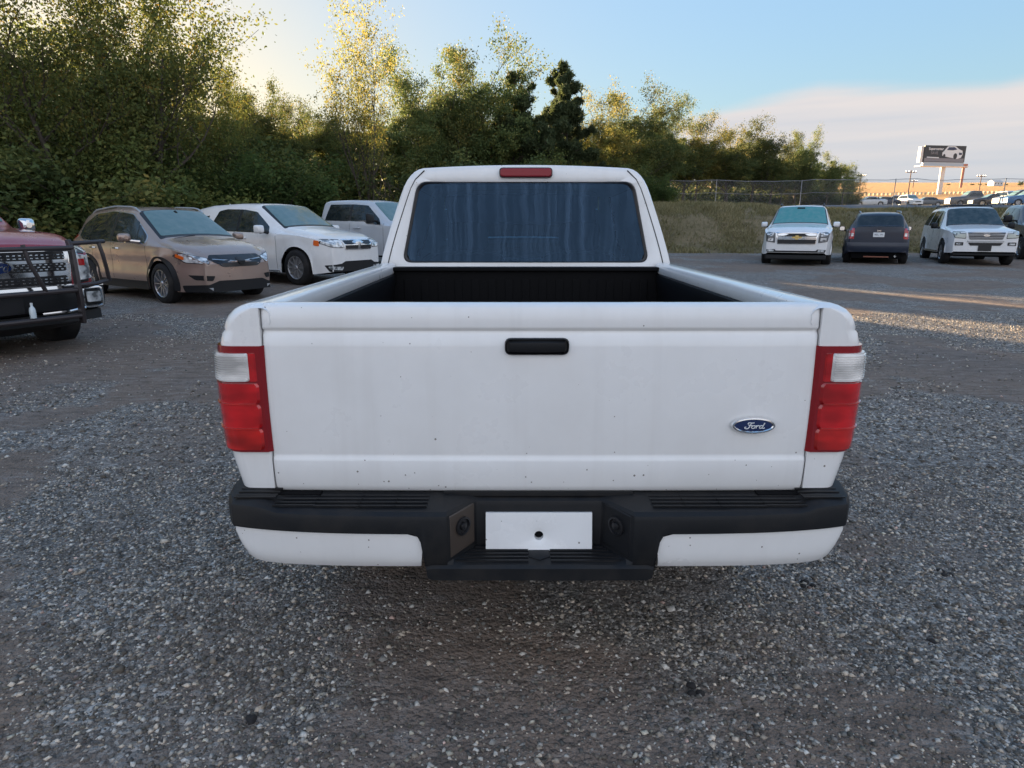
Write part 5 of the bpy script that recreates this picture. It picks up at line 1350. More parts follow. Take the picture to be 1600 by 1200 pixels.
def billboard():
    D = 185.; bx, bz = unproj(1463, 330, D); x1, z1 = unproj(1473, 262, D)
    X0, Zt = unproj(1440, 231, D); X1, _ = unproj(1511, 234, D); _, Zb = unproj(1473, 259, D)
    cx = (bx); gz = hz(cx, D)
    P = empty('billboard', (cx, D, gz), label='large advertising billboard on one pale round pole, showing a white car, above the far hill', cat='billboard')
    h = Zt - Zb; zc = Zb - gz
    G().tube([(0, 0, -1), (0, 0, zc - .3)], .62, 16).mk('pole', 'polewhite', P)
    W_ = X1 - X0; ox = (X0 + X1) / 2 - cx; rot = R(9)
    def fr(u, v, d=0):     # panel coordinates: u across, v up from the panel bottom, d towards the viewer
        return (ox + u * math.cos(rot) + d * math.sin(rot), u * math.sin(rot) * 1.0 - d * math.cos(rot), zc + v)
    W_ /= math.cos(rot)
    def slab(name, u0, u1, v0, v1, d0, d1, material, par=P):
        g = G(); g.add([fr(u, v, d) for d in (d0, d1) for (u, v) in ((u0, v0), (u1, v0), (u1, v1), (u0, v1))], [(0, 1, 2, 3), (7, 6, 5, 4), (0, 4, 5, 1), (1, 5, 6, 2), (2, 6, 7, 3), (3, 7, 4, 0)]); return g.mk(name, material, par)
    M['bb_dark'] = mat('billboard_print_dark', (.035, .042, .05), .6); M['bb_grey'] = mat('billboard_print_grey', (.20, .20, .22), .6); M['bb_white'] = mat('billboard_print_white', (.62, .66, .70), .6); M['bb_blue'] = mat('billboard_print_blue', (.03, .045, .09), .5)
    pn = slab('panel', -W_ / 2, W_ / 2, .9, .9 + h * .92, 0, .5, 'bb_dark')
    slab('apron', -W_ / 2, W_ / 2, -.1, .85, 0, .45, M['polewood'] and 'galv')
    slab('back_panel', -W_ / 2 - .9, -W_ / 2 - .06, .8, .9 + h * .85, -.8, .2, 'polewhite')
    slab('catwalk', -W_ / 2 - 1.6, W_ / 2 + .6, -.35, -.15, -.6, 1.6, 'polewhite')
    slab('ground_print', -W_ / 2 + .2, W_ / 2 - .3, 1.0, 1.9, .5, .52, 'bb_grey', pn)
    # printed car
    def flat(name, poly, material, d):
        g = G(); g.add([fr(u, v, d) for u, v in poly], [tuple(range(len(poly)))]); return g.mk(name, material, pn)
    s = W_ / 13.; y0 = 1.5
    car = [(-.8, 1.1), (-.9, 1.9), (-.3, 2.5), (.6, 3.6), (3.0, 3.65), (4.2, 2.9), (5.4, 2.5), (5.6, 1.5), (5.2, .6), (4.0, .3), (.5, .8)]
    flat('print', [(u * s, y0 + v * s) for u, v in car], 'bb_white', .53)
    flat('print', [(u * s, y0 + v * s) for u, v in [(.4, 2.6), (.95, 3.35), (2.8, 3.4), (3.7, 2.8), (2.4, 2.55)]], 'bb_blue', .54)
    for cx2, r2 in ((-.2, .55), (3.3, .8)):
        flat('print', [((cx2 + r2 * .75 * math.cos(q)) * s, y0 + (1.0 + r2 * math.sin(q)) * s) for q in np.linspace(0, 2 * math.pi, 16, endpoint=False)], 'bb_dark', .55)
    flat('print', [(u * s, y0 + v * s) for u, v in [(4.5, 1.3), (5.4, 1.4), (5.3, 1.9), (4.3, 2.0)]], 'bb_blue', .55)
    def txt(body, u, v, size, material='bb_white'):
        a, b, c_ = Vector(fr(1, 0)) - Vector(fr(0, 0)), Vector((0, 0, 1)), Vector(fr(0, 0, 1)) - Vector(fr(0, 0, 0)); o_ = Vector(fr(u, v, .56))
        mt = Matrix(((a.x, b.x, c_.x, o_.x), (a.y, b.y, c_.y, o_.y), (a.z, b.z, c_.z, o_.z), (0, 0, 0, 1)))
        text_mesh('lettering', body, size, material, pn, mt, extrude=.005, bold=.02)
    txt('Supercenter', -3.0 * s, y0 + 2.85 * s, .95 * s); txt('SAVE', -3.4 * s, y0 + 1.75 * s, 1.0 * s, 'bb_grey')
    flat('print', [(u * s, y0 + v * s) for u, v in [(-5.6, .5), (-1.8, .4), (-1.8, .65), (-5.6, .75)]], 'bb_white', .55)
billboard()
def mast():
    D = 230.; bx, _ = unproj(1500, 298, D); tx, tz = unproj(1503, 262, D); gz = hz(bx, D)
    P = empty('sign_mast', (bx, D, gz), label='reddish steel mast standing right behind the billboard', cat='mast')
    M['rust'] = mat('reddish_paint', (.36, .17, .13), .8)
    G().tube([(0, 0, -1), (0, 0, tz - gz)], .42, 10).mk('pole', 'rust', P)
    g = G(); g.box(-1.0, 1.0, -.4, .4, tz - gz, tz - gz + 1.2); g.mk('head', 'rust', P)
mast()
def upole(px, ptop, D, label, tilt=0, arm=1.3):
    x, zt = unproj(px, ptop, D); gz = hz(x, D)
    P = empty('utility_pole', (x, D, gz), label=label, cat='pole')
    h = zt - gz
    G().tube([(0, 0, -1), (tilt, 0, h)], [.17, .11], 8).mk('pole', 'polewood', P)
    g = G(); g.box(tilt - arm, tilt + arm, -.08, .08, h - .55, h - .35); g.mk('crossarm', 'polewood', P)
    for k in (-1, -.45, .45, 1): g = G(); g.tube([(tilt + k * arm * .92, 0, h - .35), (tilt + k * arm * .92, 0, h - .12)], .05, 6); g.mk('insulator', 'galv', P)
upole(1346, 272, 200, 'small utility pole right where the tree line ends')
upole(1424, 266, 165, 'tallest utility pole, just left of the billboard pole')
upole(1428, 281, 230, 'smaller utility pole directly behind the tallest one')
upole(1534, 273, 190, 'utility pole right of the billboard')

# cars beyond the fence, small in view
def far_car(X, Y, rot, paintm, kind, label, group=None, src={}):
    key = (kind, paintm)
    if kind not in src:
        hgt_ = {'sedan': 1.45, 'suv': 1.75, 'truck': 1.9}[kind]; h = hgt_; l = 2.3 if kind != 'truck' else 2.8
        zt = {'sedan': [(-2.4, .95), (-2.1, 1.05), (-1.6, 1.08), (-.9, h - .05), (0, h), (.3, h - .03), (1.0, 1.02), (2.1, .85), (2.4, .70)],
              'suv': [(-2.4, 1.2), (-2.2, h - .15), (-1.8, h - .02), (0, h), (.2, h - .05), (.95, 1.15), (2.1, 1.0), (2.4, .85)],
              'truck': [(-2.9, 1.28), (-1.1, 1.28), (-1.0, 1.3), (-.8, h - .05), (0, h), (.5, h - .05), (1.1, 1.25), (2.5, 1.15), (2.9, .95)]}[kind]
        B = Body(dict(x=(-l, l), wheels=(-l * .62, l * .60), R=.40, zc=.34, w=[(-l, .82), (-l + .3, .90), (l - .5, .90), (l, .72)], zt=zt, zs=[(-l, .92), (l, .80)] if kind == 'sedan' else [(-l, 1.1), (l, .92)],
                      tw=[(-l, .60), (0, .60), (1, .74), (l, .6)], zb=[(-l, .3), (l, .28)], crown=.04, rc=.07))
        src[kind] = (B, l)
    B, l = src[kind]
    P = empty('parked_car', (X, Y, hz(X, Y)), R(rot), label=label, cat='car', group=group)
    bk = ('body', kind, paintm)
    if bk not in src:
        o = B.mk(paintm, P); src[bk] = o.data
    else:
        o = bpy.data.objects.new('body', src[bk]); COL.objects.link(o); o.parent = P
    hh = B.rings[len(B.rings) // 2][:, 2].max()
    gk = ('glass', kind)
    if gk not in src:
        lo = 1.0 if kind == 'sedan' else 1.18; parts = []
        zs_ = hh - .12
        x0, x1 = {'sedan': (-1.45, .75), 'suv': (-2.05, .75), 'truck': (-.95, .85)}[kind]
        for nm, poly, dr, mt in (('side_window', [(x0, lo), (x1, lo), (x1 - .55, zs_), (x0 + .35, zs_)], 'L', 'glass'), ('side_window', [(x0, lo), (x1, lo), (x1 - .55, zs_), (x0 + .35, zs_)], 'R', 'glass'),
                                 ('windshield', [({'truck': .52}.get(kind, .30), -.56), (.92, -.68), (.92, .68), ({'truck': .52}.get(kind, .30), .56)], 'T', 'wshield'),
                                 ('headlight', rrect(.45, .72, .62, .74, .03), 'F', 'headlight'), ('headlight', rrect(-.72, -.45, .62, .74, .03), 'F', 'headlight'), ('grille', rrect(-.4, .4, .55, .70, .03), 'F', 'black'),
                                 ('tail_lamp', rrect(.55, .80, .70, .88, .03), 'B', 'redlens'), ('tail_lamp', rrect(-.80, -.55, .70, .88, .03), 'B', 'redlens')):
            q = B.drape(nm, rpoly(poly, .02), dr, mt, P, off=.012, step=.2)
            if q: parts.append((nm, q.data))
        src[gk] = parts
    else:
        for nm, me in src[gk]:
            q = bpy.data.objects.new(nm, me); COL.objects.link(q); q.parent = P
    for x in (-l * .62, l * .60):
        for sg in (-1, 1): wheel(P, x, sg * .78, .34, .22, .22, 'five', 5)
def fc(px, D, rot, pm, kind, label, group=None):
    x, _ = unproj(px, 320, D); far_car(x, D, rot, pm, kind, label, group)
g1 = 'cars parked in the lot beyond the fence'
fc(1356, 98, 170, 'silver', 'sedan', 'silver car leftmost in the lot beyond the fence, at the end of the trees', g1)
fc(1378, 100, 175, 'navy', 'sedan', 'dark blue car second from the left in the lot beyond the fence', g1)
fc(1397, 104, 150, 'silver', 'suv', 'grey car third from the left in the lot beyond the fence', g1)
fc(1421, 99, -95, 'white', 'suv', 'white car facing us in the lot beyond the fence, under the tallest utility pole', g1)
fc(1446, 103, 165, 'dgrey', 'sedan', 'dark car in the lot beyond the fence, at the foot of the billboard pole', g1)
fc(1517, 84, 172, 'dgrey', 'truck', 'dark grey pickup beyond the fence, just above the roof of the older white suv', g1)
fc(1549, 80, 168, 'navy', 'sedan', 'long dark car beyond the fence right of the dark grey pickup', g1)
fc(1577, 78, -98, 'white', 'suv', 'pale suv facing us beyond the fence near the right edge', g1)
fc(1590, 74, 172, 'dgrey', 'suv', 'dark suv beyond the fence in front of the blue car, near the right edge', g1)
fc(1606, 72, 168, 'blue', 'suv', 'bright blue car beyond the fence at the right edge', g1)
# row of pale posts on the hillside
for k in range(34):
    px = 1346 + k * 6.6; D = 178 + k * .4
    x, _ = unproj(px, 306, D); g = G(); g.lathe([(0, .30), (.3, .38), (.62, .30), (.68, .001)], 8, axis='z')
    if k == 0: hb = g.mk('hay_bale', mat('pale_straw', (.62, .52, .36), .9)); o = hb
    else: o = bpy.data.objects.new('hay_bale', hb.data); COL.objects.link(o)
    o.location = (x, D, hz(x, D)); tag(o, 'small pale round bale in the long row across the orange hillside', 'bale', 'row of pale bales on the hillside')
def shed():
    x, _ = unproj(1553, 300, 250); P = empty('farm_building', (x, 250, hz(x, 250)), R(12), label='small white building with low roof on the far hill near the right edge', cat='building')
    g = G(); g.box(-5, 5, -3, 3, 0, 2.6); g.mk('wall', 'bb_white', P); g = G(); g.prism([(-3.4, 2.6), (3.4, 2.6), (0, 4.2)], -5.3, 5.3, 'x'); g.mk('roof', 'polewhite', P)
    P.scale = (.42, .42, .5)
    for k in (-3, 0, 3): g = G(); g.box(k - .5, k + .5, -3.05, -3.01, 1.0, 2.0); g.mk('window', 'glass', P)
shed()
# ------------------------------------------------------------------ trees and shrubs
def leaf_quads(cent, size, rng, up=0.0, elong=1.6):
    """one folded leaf (two triangles as a quad) per centre"""
    n = len(cent); d = rng.normal(size=(n, 3)); d[:, 2] -= up; d /= np.linalg.norm(d, axis=1)[:, None]
    e = rng.normal(size=(n, 3)); e -= d * (e * d).sum(1)[:, None]; e /= np.linalg.norm(e, axis=1)[:, None]
    s = size * rng.uniform(.6, 1.35, n)[:, None]
    f = np.cross(d, e) * s * .12
    v = np.stack([cent - d * s * elong * .5, cent + e * s * .42 + f, cent + d * s * elong * .5, cent - e * s * .42 + f], 1).reshape(-1, 3)
    return v
def leaf_mesh(name, cent, size, tint, rng, material, up=0, elong=1.6):
    v = leaf_quads(cent, size, rng, up, elong); n = len(cent)
    me = bpy.data.meshes.new(name); me.vertices.add(n * 4); me.vertices.foreach_set('co', v.ravel().astype(np.float32))
    me.loops.add(n * 4); me.loops.foreach_set('vertex_index', np.arange(n * 4, dtype=np.int32))
    me.polygons.add(n); me.polygons.foreach_set('loop_start', np.arange(0, n * 4, 4, dtype=np.int32)); me.polygons.foreach_set('loop_total', np.full(n, 4, dtype=np.int32))
    me.update(calc_edges=True)
    a = me.attributes.new('tint', 'FLOAT', 'FACE'); a.data.foreach_set('value', tint.astype(np.float32))
    me.materials.append(M[material]); LEAVES[me.name] = (v.reshape(-1, 4, 3), cent, tint, material); return me
LEAVES = {}
# two places where the canopy is thin enough to let a low sunbeam through to the lot
BEAMS = [((5.75, 8.45, 0), .68, .66), ((7.9, 11.6, 0), .6, .40), ((4.9, 6.3, 0), .22, .08), ((9.8, 9.6, 0), .7, .3)]
def in_beam(w, rg):
    s_ = np.array(sdir); lat = np.array([s_[1], -s_[0], 0]); lat /= np.linalg.norm(lat); up = np.cross(lat, s_); up = up if up[2] > 0 else -up
    hit = np.zeros(len(w), bool)
    for g0, hw, hh in BEAMS:
        d = w - np.array(g0); t_ = d @ s_
        a = d @ lat; b = d @ up
        wob = vnoise(a * 2.1 + 50, b * 3.3 + t_ * .15 + 50, 5) * .5 + .85
        hit |= ((a / (hw * wob)) ** 2 + (b / (hh * wob)) ** 2 < 1) & (t_ > 3)
    return hit & (rg.uniform(0, 1, len(w)) < .992)
def placed(me, P):
    """crown mesh for this individual: the shared one, or its own where a sunbeam passes"""
    v, cent, tint, material = LEAVES[me.name]
    c, s_ = math.cos(P.rotation_euler[2]), math.sin(P.rotation_euler[2]); q = cent * np.array(P.scale)
    w = np.stack([q[:, 0] * c - q[:, 1] * s_, q[:, 0] * s_ + q[:, 1] * c, q[:, 2]], 1) + np.array(P.location)
    hit = in_beam(w, np.random.default_rng(int(abs(P.location[0]) * 100)))
    if hit.sum() < 4: return me
    k = ~hit; n = int(k.sum()); m2 = bpy.data.meshes.new(me.name); m2.vertices.add(n * 4); m2.vertices.foreach_set('co', v[k].ravel().astype(np.float32))
    m2.loops.add(n * 4); m2.loops.foreach_set('vertex_index', np.arange(n * 4, dtype=np.int32))
    m2.polygons.add(n); m2.polygons.foreach_set('loop_start', np.arange(0, n * 4, 4, dtype=np.int32)); m2.polygons.foreach_set('loop_total', np.full(n, 4, dtype=np.int32))
    m2.update(calc_edges=True); a = m2.attributes.new('tint', 'FLOAT', 'FACE'); a.data.foreach_set('value', tint[k].astype(np.float32)); m2.materials.append(M[material]); return m2
def grow(rng, H, spread, kind):
    """skeleton: list of (points, radii); and twig tips with a clump radius"""
    br = []; tips = []
    def limb(p, d, L_, r, depth):
        n = 5; pts = [p.copy()]; q = p.copy(); dd = d.copy()
        for i in range(n):
            dd = dd + rng.normal(size=3) * (.16 if depth else .07); dd[2] += .05 if kind != 'cedar' else 0
            dd /= np.linalg.norm(dd); q = q + dd * L_ / n; pts.append(q.copy())
        br.append((pts, [r * (1 - .75 * i / n) for i in range(n + 1)]))
        if depth >= 3 or L_ < .35: tips.append(pts[-1]); tips.append(pts[-2]); return
        m_ = {0: 15 if kind in ('oak', 'elm', 'yellow') else 9, 1: 5, 2: 4}[depth] if kind != 'cedar' else {0: 30, 1: 5, 2: 3}[depth]
        for j in range(m_):
            t = rng.uniform({'cedar': .08, 'sparse': .25}.get(kind, .22) if depth == 0 else .25, 1.0); b = pts[0] + 0; k = t * n; i = min(n - 1, int(k)); b = pts[i] + (pts[i + 1] - pts[i]) * (k - i)
            a = rng.uniform(0, 2 * math.pi); side_ = np.array([math.cos(a), math.sin(a), 0])
            if kind == 'sparse': nd = side_ * .42 + np.array([0, 0, 1.0])
            elif kind == 'cedar': nd = side_ * 1.0 + np.array([0, 0, .35])
            else: nd = side_ * 1.0 + np.array([0, 0, .75])
            if depth: nd = nd * .6 + dd * .8 + rng.normal(size=3) * .25
            nd /= np.linalg.norm(nd)
            ll = {'sparse': .52, 'cedar': .34 * (1.35 - t), 'oak': .44, 'elm': .46, 'yellow': .44}[kind] * L_ * rng.uniform(.75, 1.2) * (1.22 - (.20 if depth else .30) * t)
            if depth == 0: ll = ll * spread
            limb(b, nd, ll, r * (1 - .7 * t) * .55, depth + 1)
        tips.append(pts[-1])
        if depth >= 2: tips.extend([pts[2], pts[3], pts[4]])
        elif depth == 1: tips.extend([pts[3], pts[4]])
    if kind == 'sparse':
        for j in range(5):
            a = rng.uniform(0, 2 * math.pi); limb(np.array([0, 0, 0.]) + rng.normal(size=3) * [.1, .1, 0], np.array([math.cos(a) * .16, math.sin(a) * .16, 1.]), H * rng.uniform(.8, 1.0), H * .010, 0)
    else: limb(np.zeros(3), np.array([0, 0, 1.]), H * .93, H * .018, 0)
    return br, np.array(tips)
_protos = {}
def proto(kind, seed, H=8., spread=1.0, n=26000, size=.10):
    rng = np.random.default_rng(seed); br, tips = grow(rng, H, spread, kind)
    g = G()
    for pts, rs in br:
        if rs[0] < .006: continue
        g.tube(pts, [max(.006, q) for q in rs], 6 if rs[0] > .05 else 4, cap=False)
    tm = mk('trunk', g.v, g.f, 'bark', None); me_t = tm.data; bpy.data.objects.remove(tm)
    material = {'elm': 'leaf_elm', 'oak': 'leaf_oak', 'cedar': 'leaf_cedar', 'yellow': 'leaf_yel', 'sparse': 'leaf_yel'}[kind]
    # clumps round the twig tips, thinned at random so sky shows through
    w = rng.uniform(.05, 1, len(tips)) ** 1.6; w /= w.sum()
    if kind in ('oak', 'elm', 'yellow'):          # clumps filling a rounded, uneven crown besides those at the twig tips
        ne = 240; d3 = rng.normal(size=(ne, 3)); d3 /= np.linalg.norm(d3, axis=1)[:, None]; r3 = rng.uniform(.25, 1, (ne, 1)) ** .5
        r3 = r3 * (.72 + .5 * vnoise(d3[:, 0:1] * 1.9 + 9 + seed, d3[:, 2:3] * 1.9 + d3[:, 1:2] * 1.7 + 9, seed))
        e3 = d3 * r3 * np.array([.37, .37, .39]) * H * np.array([spread, spread, 1]) + np.array([0, 0, .61 * H])
        w2 = rng.uniform(.1, 1, ne) ** 1.4 * (1 + 1.2 * np.clip(e3[:, 2] / H - .6, 0, 1)); fe = .30 if kind == 'elm' else .72; w = np.concatenate([w * (1 - fe), w2 / w2.sum() * fe]); tips = np.concatenate([tips, e3])
    idx = rng.choice(len(tips), n, p=w)
    cr = {'elm': .50, 'oak': .50, 'cedar': .19, 'yellow': .52, 'sparse': .34}[kind] * H / 8
    cr_i = (rng.uniform(.5, 1.5, len(tips)) * cr)[idx][:, None] * (1 + .25 * (kind != 'cedar') * (tips[idx][:, 2:3] / H))
    off = rng.normal(size=(n, 3)); off /= np.linalg.norm(off, axis=1)[:, None]; off *= rng.uniform(0, 1, (n, 1)) ** .8
    cent = tips[idx] + off * cr_i * [1.15, 1.15, .8]
    if kind == 'cedar': cent[:, 2] += rng.uniform(0, .25, n) ** 2 * 3
    ct = rng.uniform(0, 1, len(tips))[idx]; tint = np.clip(ct * .55 + rng.uniform(0, .45, n) + (.1 * (cent[:, 2] / H - .5)), 0, 1)
    me = leaf_mesh('crown', cent, size, tint, rng, material, up=.5 if kind != 'cedar' else -.6, elong={'cedar': 4.2}.get(kind, 1.6))
    _protos[(kind, seed)] = (me_t, me, np.percentile(cent[:, 2], {'sparse': 99.7, 'cedar': 99.5}.get(kind, 98.6)))
for a in (('elm', 1, 8, 1.0, 17000, .078), ('elm', 2, 8, 1.15, 18000, .078), ('elm', 3, 8, .9, 14000, .078), ('oak', 4, 8, 1.0, 46000, .088), ('oak', 5, 8, 1.1, 46000, .088), ('oak', 9, 8, .9, 38000, .088),
          ('cedar', 6, 8, 1.0, 34000, .08), ('cedar', 10, 8, .9, 30000, .08), ('yellow', 7, 8, 1.1, 30000, .09), ('sparse', 8, 8, 1.0, 12000, .085)):
    proto(*a)
def tree(name, kind, seed, px, ptop, Y, wide, label, group=None, rot=None, zoff=0):
    x, zt = unproj(px, ptop, Y); gz = hz(x, Y) - .05; mt, mc, hmax = _protos[(kind, seed)]
    s = (zt - gz) / hmax
    P = empty(name, (x, Y, gz), rot if rot is not None else (px * 1.7) % 6.28, label=label, cat='tree', group=group)
    P.scale = (s * wide, s * wide, s)
    for nm, me in (('trunk', mt), ('crown', placed(mc, P))):
        o = bpy.data.objects.new(nm, me); COL.objects.link(o); o.parent = P
for t_ in [
    ('elm_tree', 'elm', 1, -70, -90, 19, 1.0, 'tall loose tree at the far left edge, behind the red pickup'),
    ('elm_tree', 'elm', 2, 45, -70, 18.5, 1.0, 'tall loose tree directly behind the red pickup mirror'),
    ('elm_tree', 'elm', 3, 130, -50, 21, 1.1, 'tall slim tree rising behind the rear end of the bronze crossover'),
    ('elm_tree', 'elm', 1, 195, -40, 19, .95, 'tall open tree rising above the bronze crossover roof'),
    ('elm_tree', 'elm', 2, 240, 15, 22, .72, 'tall tree with the last high crown before the open sky, above the white family car'),
    ('elm_tree', 'elm', 3, 300, 118, 24, .8, 'lower tree stepping down towards the gap of open sky'),
    ('elm_tree', 'elm', 1, 20, 30, 26, 1.1, 'second row tree at the left, seen through the front trees'),
    ('elm_tree', 'elm', 2, 140, 70, 27, 1.0, 'second row tree between the tall left trees'),
    ('oak_tree', 'oak', 4, 385, 126, 34, .8, 'small dark tree poking up left of the gap in the tree line'),
    ('oak_tree', 'oak', 5, 445, 163, 44, .9, 'low distant rounded tree in the gap under the glowing sky'),
    ('oak_tree', 'oak', 4, 350, 165, 30, .9, 'dark rounded tree behind the shrubs above the white family car'),
    ('oak_tree', 'oak', 5, 500, 185, 36, .9, 'low dark tree at the foot of the sparse yellow green tree'),
    ('young_tree', 'sparse', 8, 560, -14, 25, .78, 'sparse yellow green young tree standing tall and alone, leaves glowing against the sky'),
    ('oak_tree', 'oak', 4, 640, 100, 33, .85, 'dark tree directly right of the sparse yellow green tree'),
    ('oak_tree', 'oak', 9, 700, 112, 35, .85, 'dark tree above the left end of the near pickup cab roof'),
    ('oak_tree', 'oak', 5, 752, 76, 36, .95, 'big rounded tree with orange tinted top above the pickup brake lamp'),
    ('cedar_tree', 'cedar', 6, 842, 98, 37, .95, 'tall dark spiky cedar right of the big rounded tree'),
    ('cedar_tree', 'cedar', 10, 800, 118, 36, .9, 'dark cedar wedged between the rounded tree and the tall cedar'),
    ('cedar_tree', 'cedar', 10, 887, 134, 40, .9, 'shorter dark cedar beside the tall one'),
    ('yellowing_tree', 'yellow', 7, 938, 150, 46, 1.0, 'yellowing tree right of the cedars'),
    ('oak_tree', 'oak', 5, 992, 146, 50, .95, 'dark broad tree above the right post of the pickup cab'),
    ('oak_tree', 'oak', 4, 1040, 160, 53, .85, 'dark tree where the cloud edge meets the tree line'),
    ('yellowing_tree', 'yellow', 7, 1095, 188, 58, 1.0, 'wispy yellow brown tree behind the pale fence'),
    ('yellowing_tree', 'yellow', 7, 1140, 205, 60, .8, 'smaller wispy yellow brown tree in front of the last tall oak'),
    ('oak_tree', 'oak', 9, 1185, 191, 64, 1.0, 'last tall rounded oak, above the big white suv'),
    ('oak_tree', 'oak', 4, 1228, 228, 66, .8, 'low dark tree between the last tall oak and the twisted one'),
    ('oak_tree', 'oak', 5, 1262, 208, 68, .65, 'twisted narrow tree with gaps in the crown, above the big white suv roof corner'),
    ('oak_tree', 'oak', 9, 1300, 243, 70, .8, 'second last tree before the open field'),
    ('oak_tree', 'oak', 4, 1330, 262, 74, .7, 'small last tree at the right end of the tree line'),
    ('oak_tree', 'oak', 5, 1596, 283, 240, 1.3, 'far rounded tree on the ridge at the right edge'),
]: tree(*t_)
for i_, (x_, y_, k_, sd_) in enumerate(((-20, 17, 'elm', 2), (-24.5, 20, 'oak', 4), (-26, 14, 'elm', 1), (-31, 18, 'elm', 3), (-35, 12, 'oak', 5), (-40, 17, 'elm', 2), (-46, 11, 'oak', 9), (-52, 15, 'elm', 1))):
    a_ = _protos[(k_, sd_)]; P_ = empty('woodland_tree', (x_, y_, hz(x_, y_) - .05), i_ * 1.3, label='tree continuing the wood beyond the left edge of the view', cat='tree', group='trees beyond the left edge'); P_.scale = (1.1, 1.1, 1.15)
    for nm_, me_ in (('trunk', a_[0]), ('crown', a_[1])):
        o = bpy.data.objects.new(nm_, me_); COL.objects.link(o); o.parent = P_
# filler row of lower woodland trees behind, each its own tree
rng = random.Random(5)
for k in range(26):
    px = -90 + k * 56 + rng.uniform(-14, 14); Y = np.interp(px, [-100, 400, 1000, 1350], [23, 33, 50, 72]) + rng.uniform(-2, 3)
    top = np.interp(px, [-100, 250, 330, 700, 1000, 1250, 1330], [120, 140, 200, 190, 200, 245, 275]) + rng.uniform(-18, 18)
    kd = rng.choice([('oak', 4), ('oak', 5), ('oak', 9), ('elm', 1), ('elm', 3)])
    tree('woodland_tree', kd[0], kd[1], px, top, Y, 1.35, 'low dark green tree filling the lower part of the tree line', 'low trees filling the tree line')

# shrubs
def shrub_proto(seed, n, size, material, droop):
    rng = np.random.default_rng(seed); tips = []; g = G()
    for j in range(26):
        a = rng.uniform(0, 2 * math.pi); d = np.array([math.cos(a) * rng.uniform(.1, .9), math.sin(a) * rng.uniform(.1, .9), 1.]); p = np.array([rng.normal() * .25, rng.normal() * .25, 0.]); pts = [p]
        L_ = rng.uniform(1.0, 2.1)
        for i in range(7):
            d = d + rng.normal(size=3) * .12; d[2] -= droop; d /= np.linalg.norm(d); p = p + d * L_ / 7; pts.append(p)
            if i > 0: tips.append(p)
        g.tube(pts, [.02 * (1 - i / 9) for i in range(8)], 4, cap=False)
    tm = mk('stem', g.v, g.f, 'bark', None); me_t = tm.data; bpy.data.objects.remove(tm)
    tips = np.array(tips); idx = rng.integers(0, len(tips), n); off = rng.normal(size=(n, 3)) * .12; cent = tips[idx] + off; cent[:, 2] = np.abs(cent[:, 2])
    tint = np.clip(rng.uniform(0, 1, len(tips))[idx] * .6 + rng.uniform(0, .4, n), 0, 1)
    return me_t, leaf_mesh('foliage', cent, size, tint, rng, material, .3), cent[:, 2].max()
SH = [shrub_proto(21, 20000, .045, 'leaf_shrub', .03), shrub_proto(22, 20000, .045, 'leaf_elm', .06), shrub_proto(23, 20000, .048, 'leaf_oak', .05)]
def shrub(px, ptop, Y, k, wide, label, group=None, name='shrub'):
    x, zt = unproj(px, ptop, Y); gz = hz(x, Y) - .05; s = max(.3, (zt - gz) / SH[k][2])
    P = empty(name, (x, Y, gz), (px * 2.3) % 6.28, label=label, cat='shrub', group=group); P.scale = (s * wide, s * wide, s)
    for nm, me in (('stem', SH[k][0]), ('foliage', placed(SH[k][1], P))):
        o = bpy.data.objects.new(nm, me); COL.objects.link(o); o.parent = P
shrub(385, 232, 23, 0, 1.3, 'bright green arching shrub above the white family car windshield')
shrub(330, 245, 24, 0, 1.2, 'mid green shrub above the white family car roof')
shrub(445, 250, 24, 0, 1.2, 'green shrub between the white family car and the pale grey pickup')
for k in range(34):
    px = -60 + k * 33 + rng.uniform(-12, 12); Y = np.interp(px, [-60, 130, 400, 620, 1000], [17.5, 18.5, 24.5, 27, 37]) + rng.uniform(-.8, 1.2)
    top = np.interp(px, [-60, 250, 500, 1000], [205, 225, 235, 262]) + rng.uniform(-25, 25)
    shrub(px, top, Y, rng.choice([0, 1, 1, 2, 2]), 1.35, 'dark green shrub in the thicket at the foot of the tree line', 'shrubs at the foot of the tree line')
for k in range(16):
    px = 1030 + k * 20 + rng.uniform(-6, 6); Y = np.interp(px, [1000, 1340], [60, 76]) + rng.uniform(-1, 2)
    shrub(px, rng.uniform(285, 303), Y, rng.choice([1, 2]), 1.5, 'low shrub behind the tall dark fence', 'shrubs behind the fence')
for k in range(9):
    px = 1486 + k * 15 + rng.uniform(-5, 5); Y = 262
    if 1545 < px < 1560: continue
    shrub(px, rng.uniform(292, 296) - max(0, px - 1560) * .1, Y, rng.choice([1, 2]), 1.9, 'far rounded bush on the ridge line right of the billboard', 'bushes along the far ridge')
# thick wood behind everything: a mass nobody could count
rg = np.random.default_rng(77); nn = 60000
q = rg.uniform(0, 1, nn); lx = np.interp(q, [0, .5, 1], [-24, 0, 42]); ly = np.interp(q, [0, .25, .5, .8, 1], [24, 31, 44, 66, 84]) + rg.uniform(0, 9, nn)
lz = hgt(lx, ly) + (rg.uniform(0, 1, nn) ** .8) * (3.6 + 1.6 * vnoise(lx * .5, ly * .5, 9))
uw = np.stack([lx, ly, lz], 1); uw = uw[~in_beam(uw, rg)]; nn = len(uw)
me = leaf_mesh('undergrowth', uw, .22, rg.uniform(0, .6, nn), rg, 'leaf_oak'); o = bpy.data.objects.new('undergrowth', me); COL.objects.link(o)
tag(o, 'dark tangle of undergrowth deep in the wood', 'undergrowth', kind='stuff')
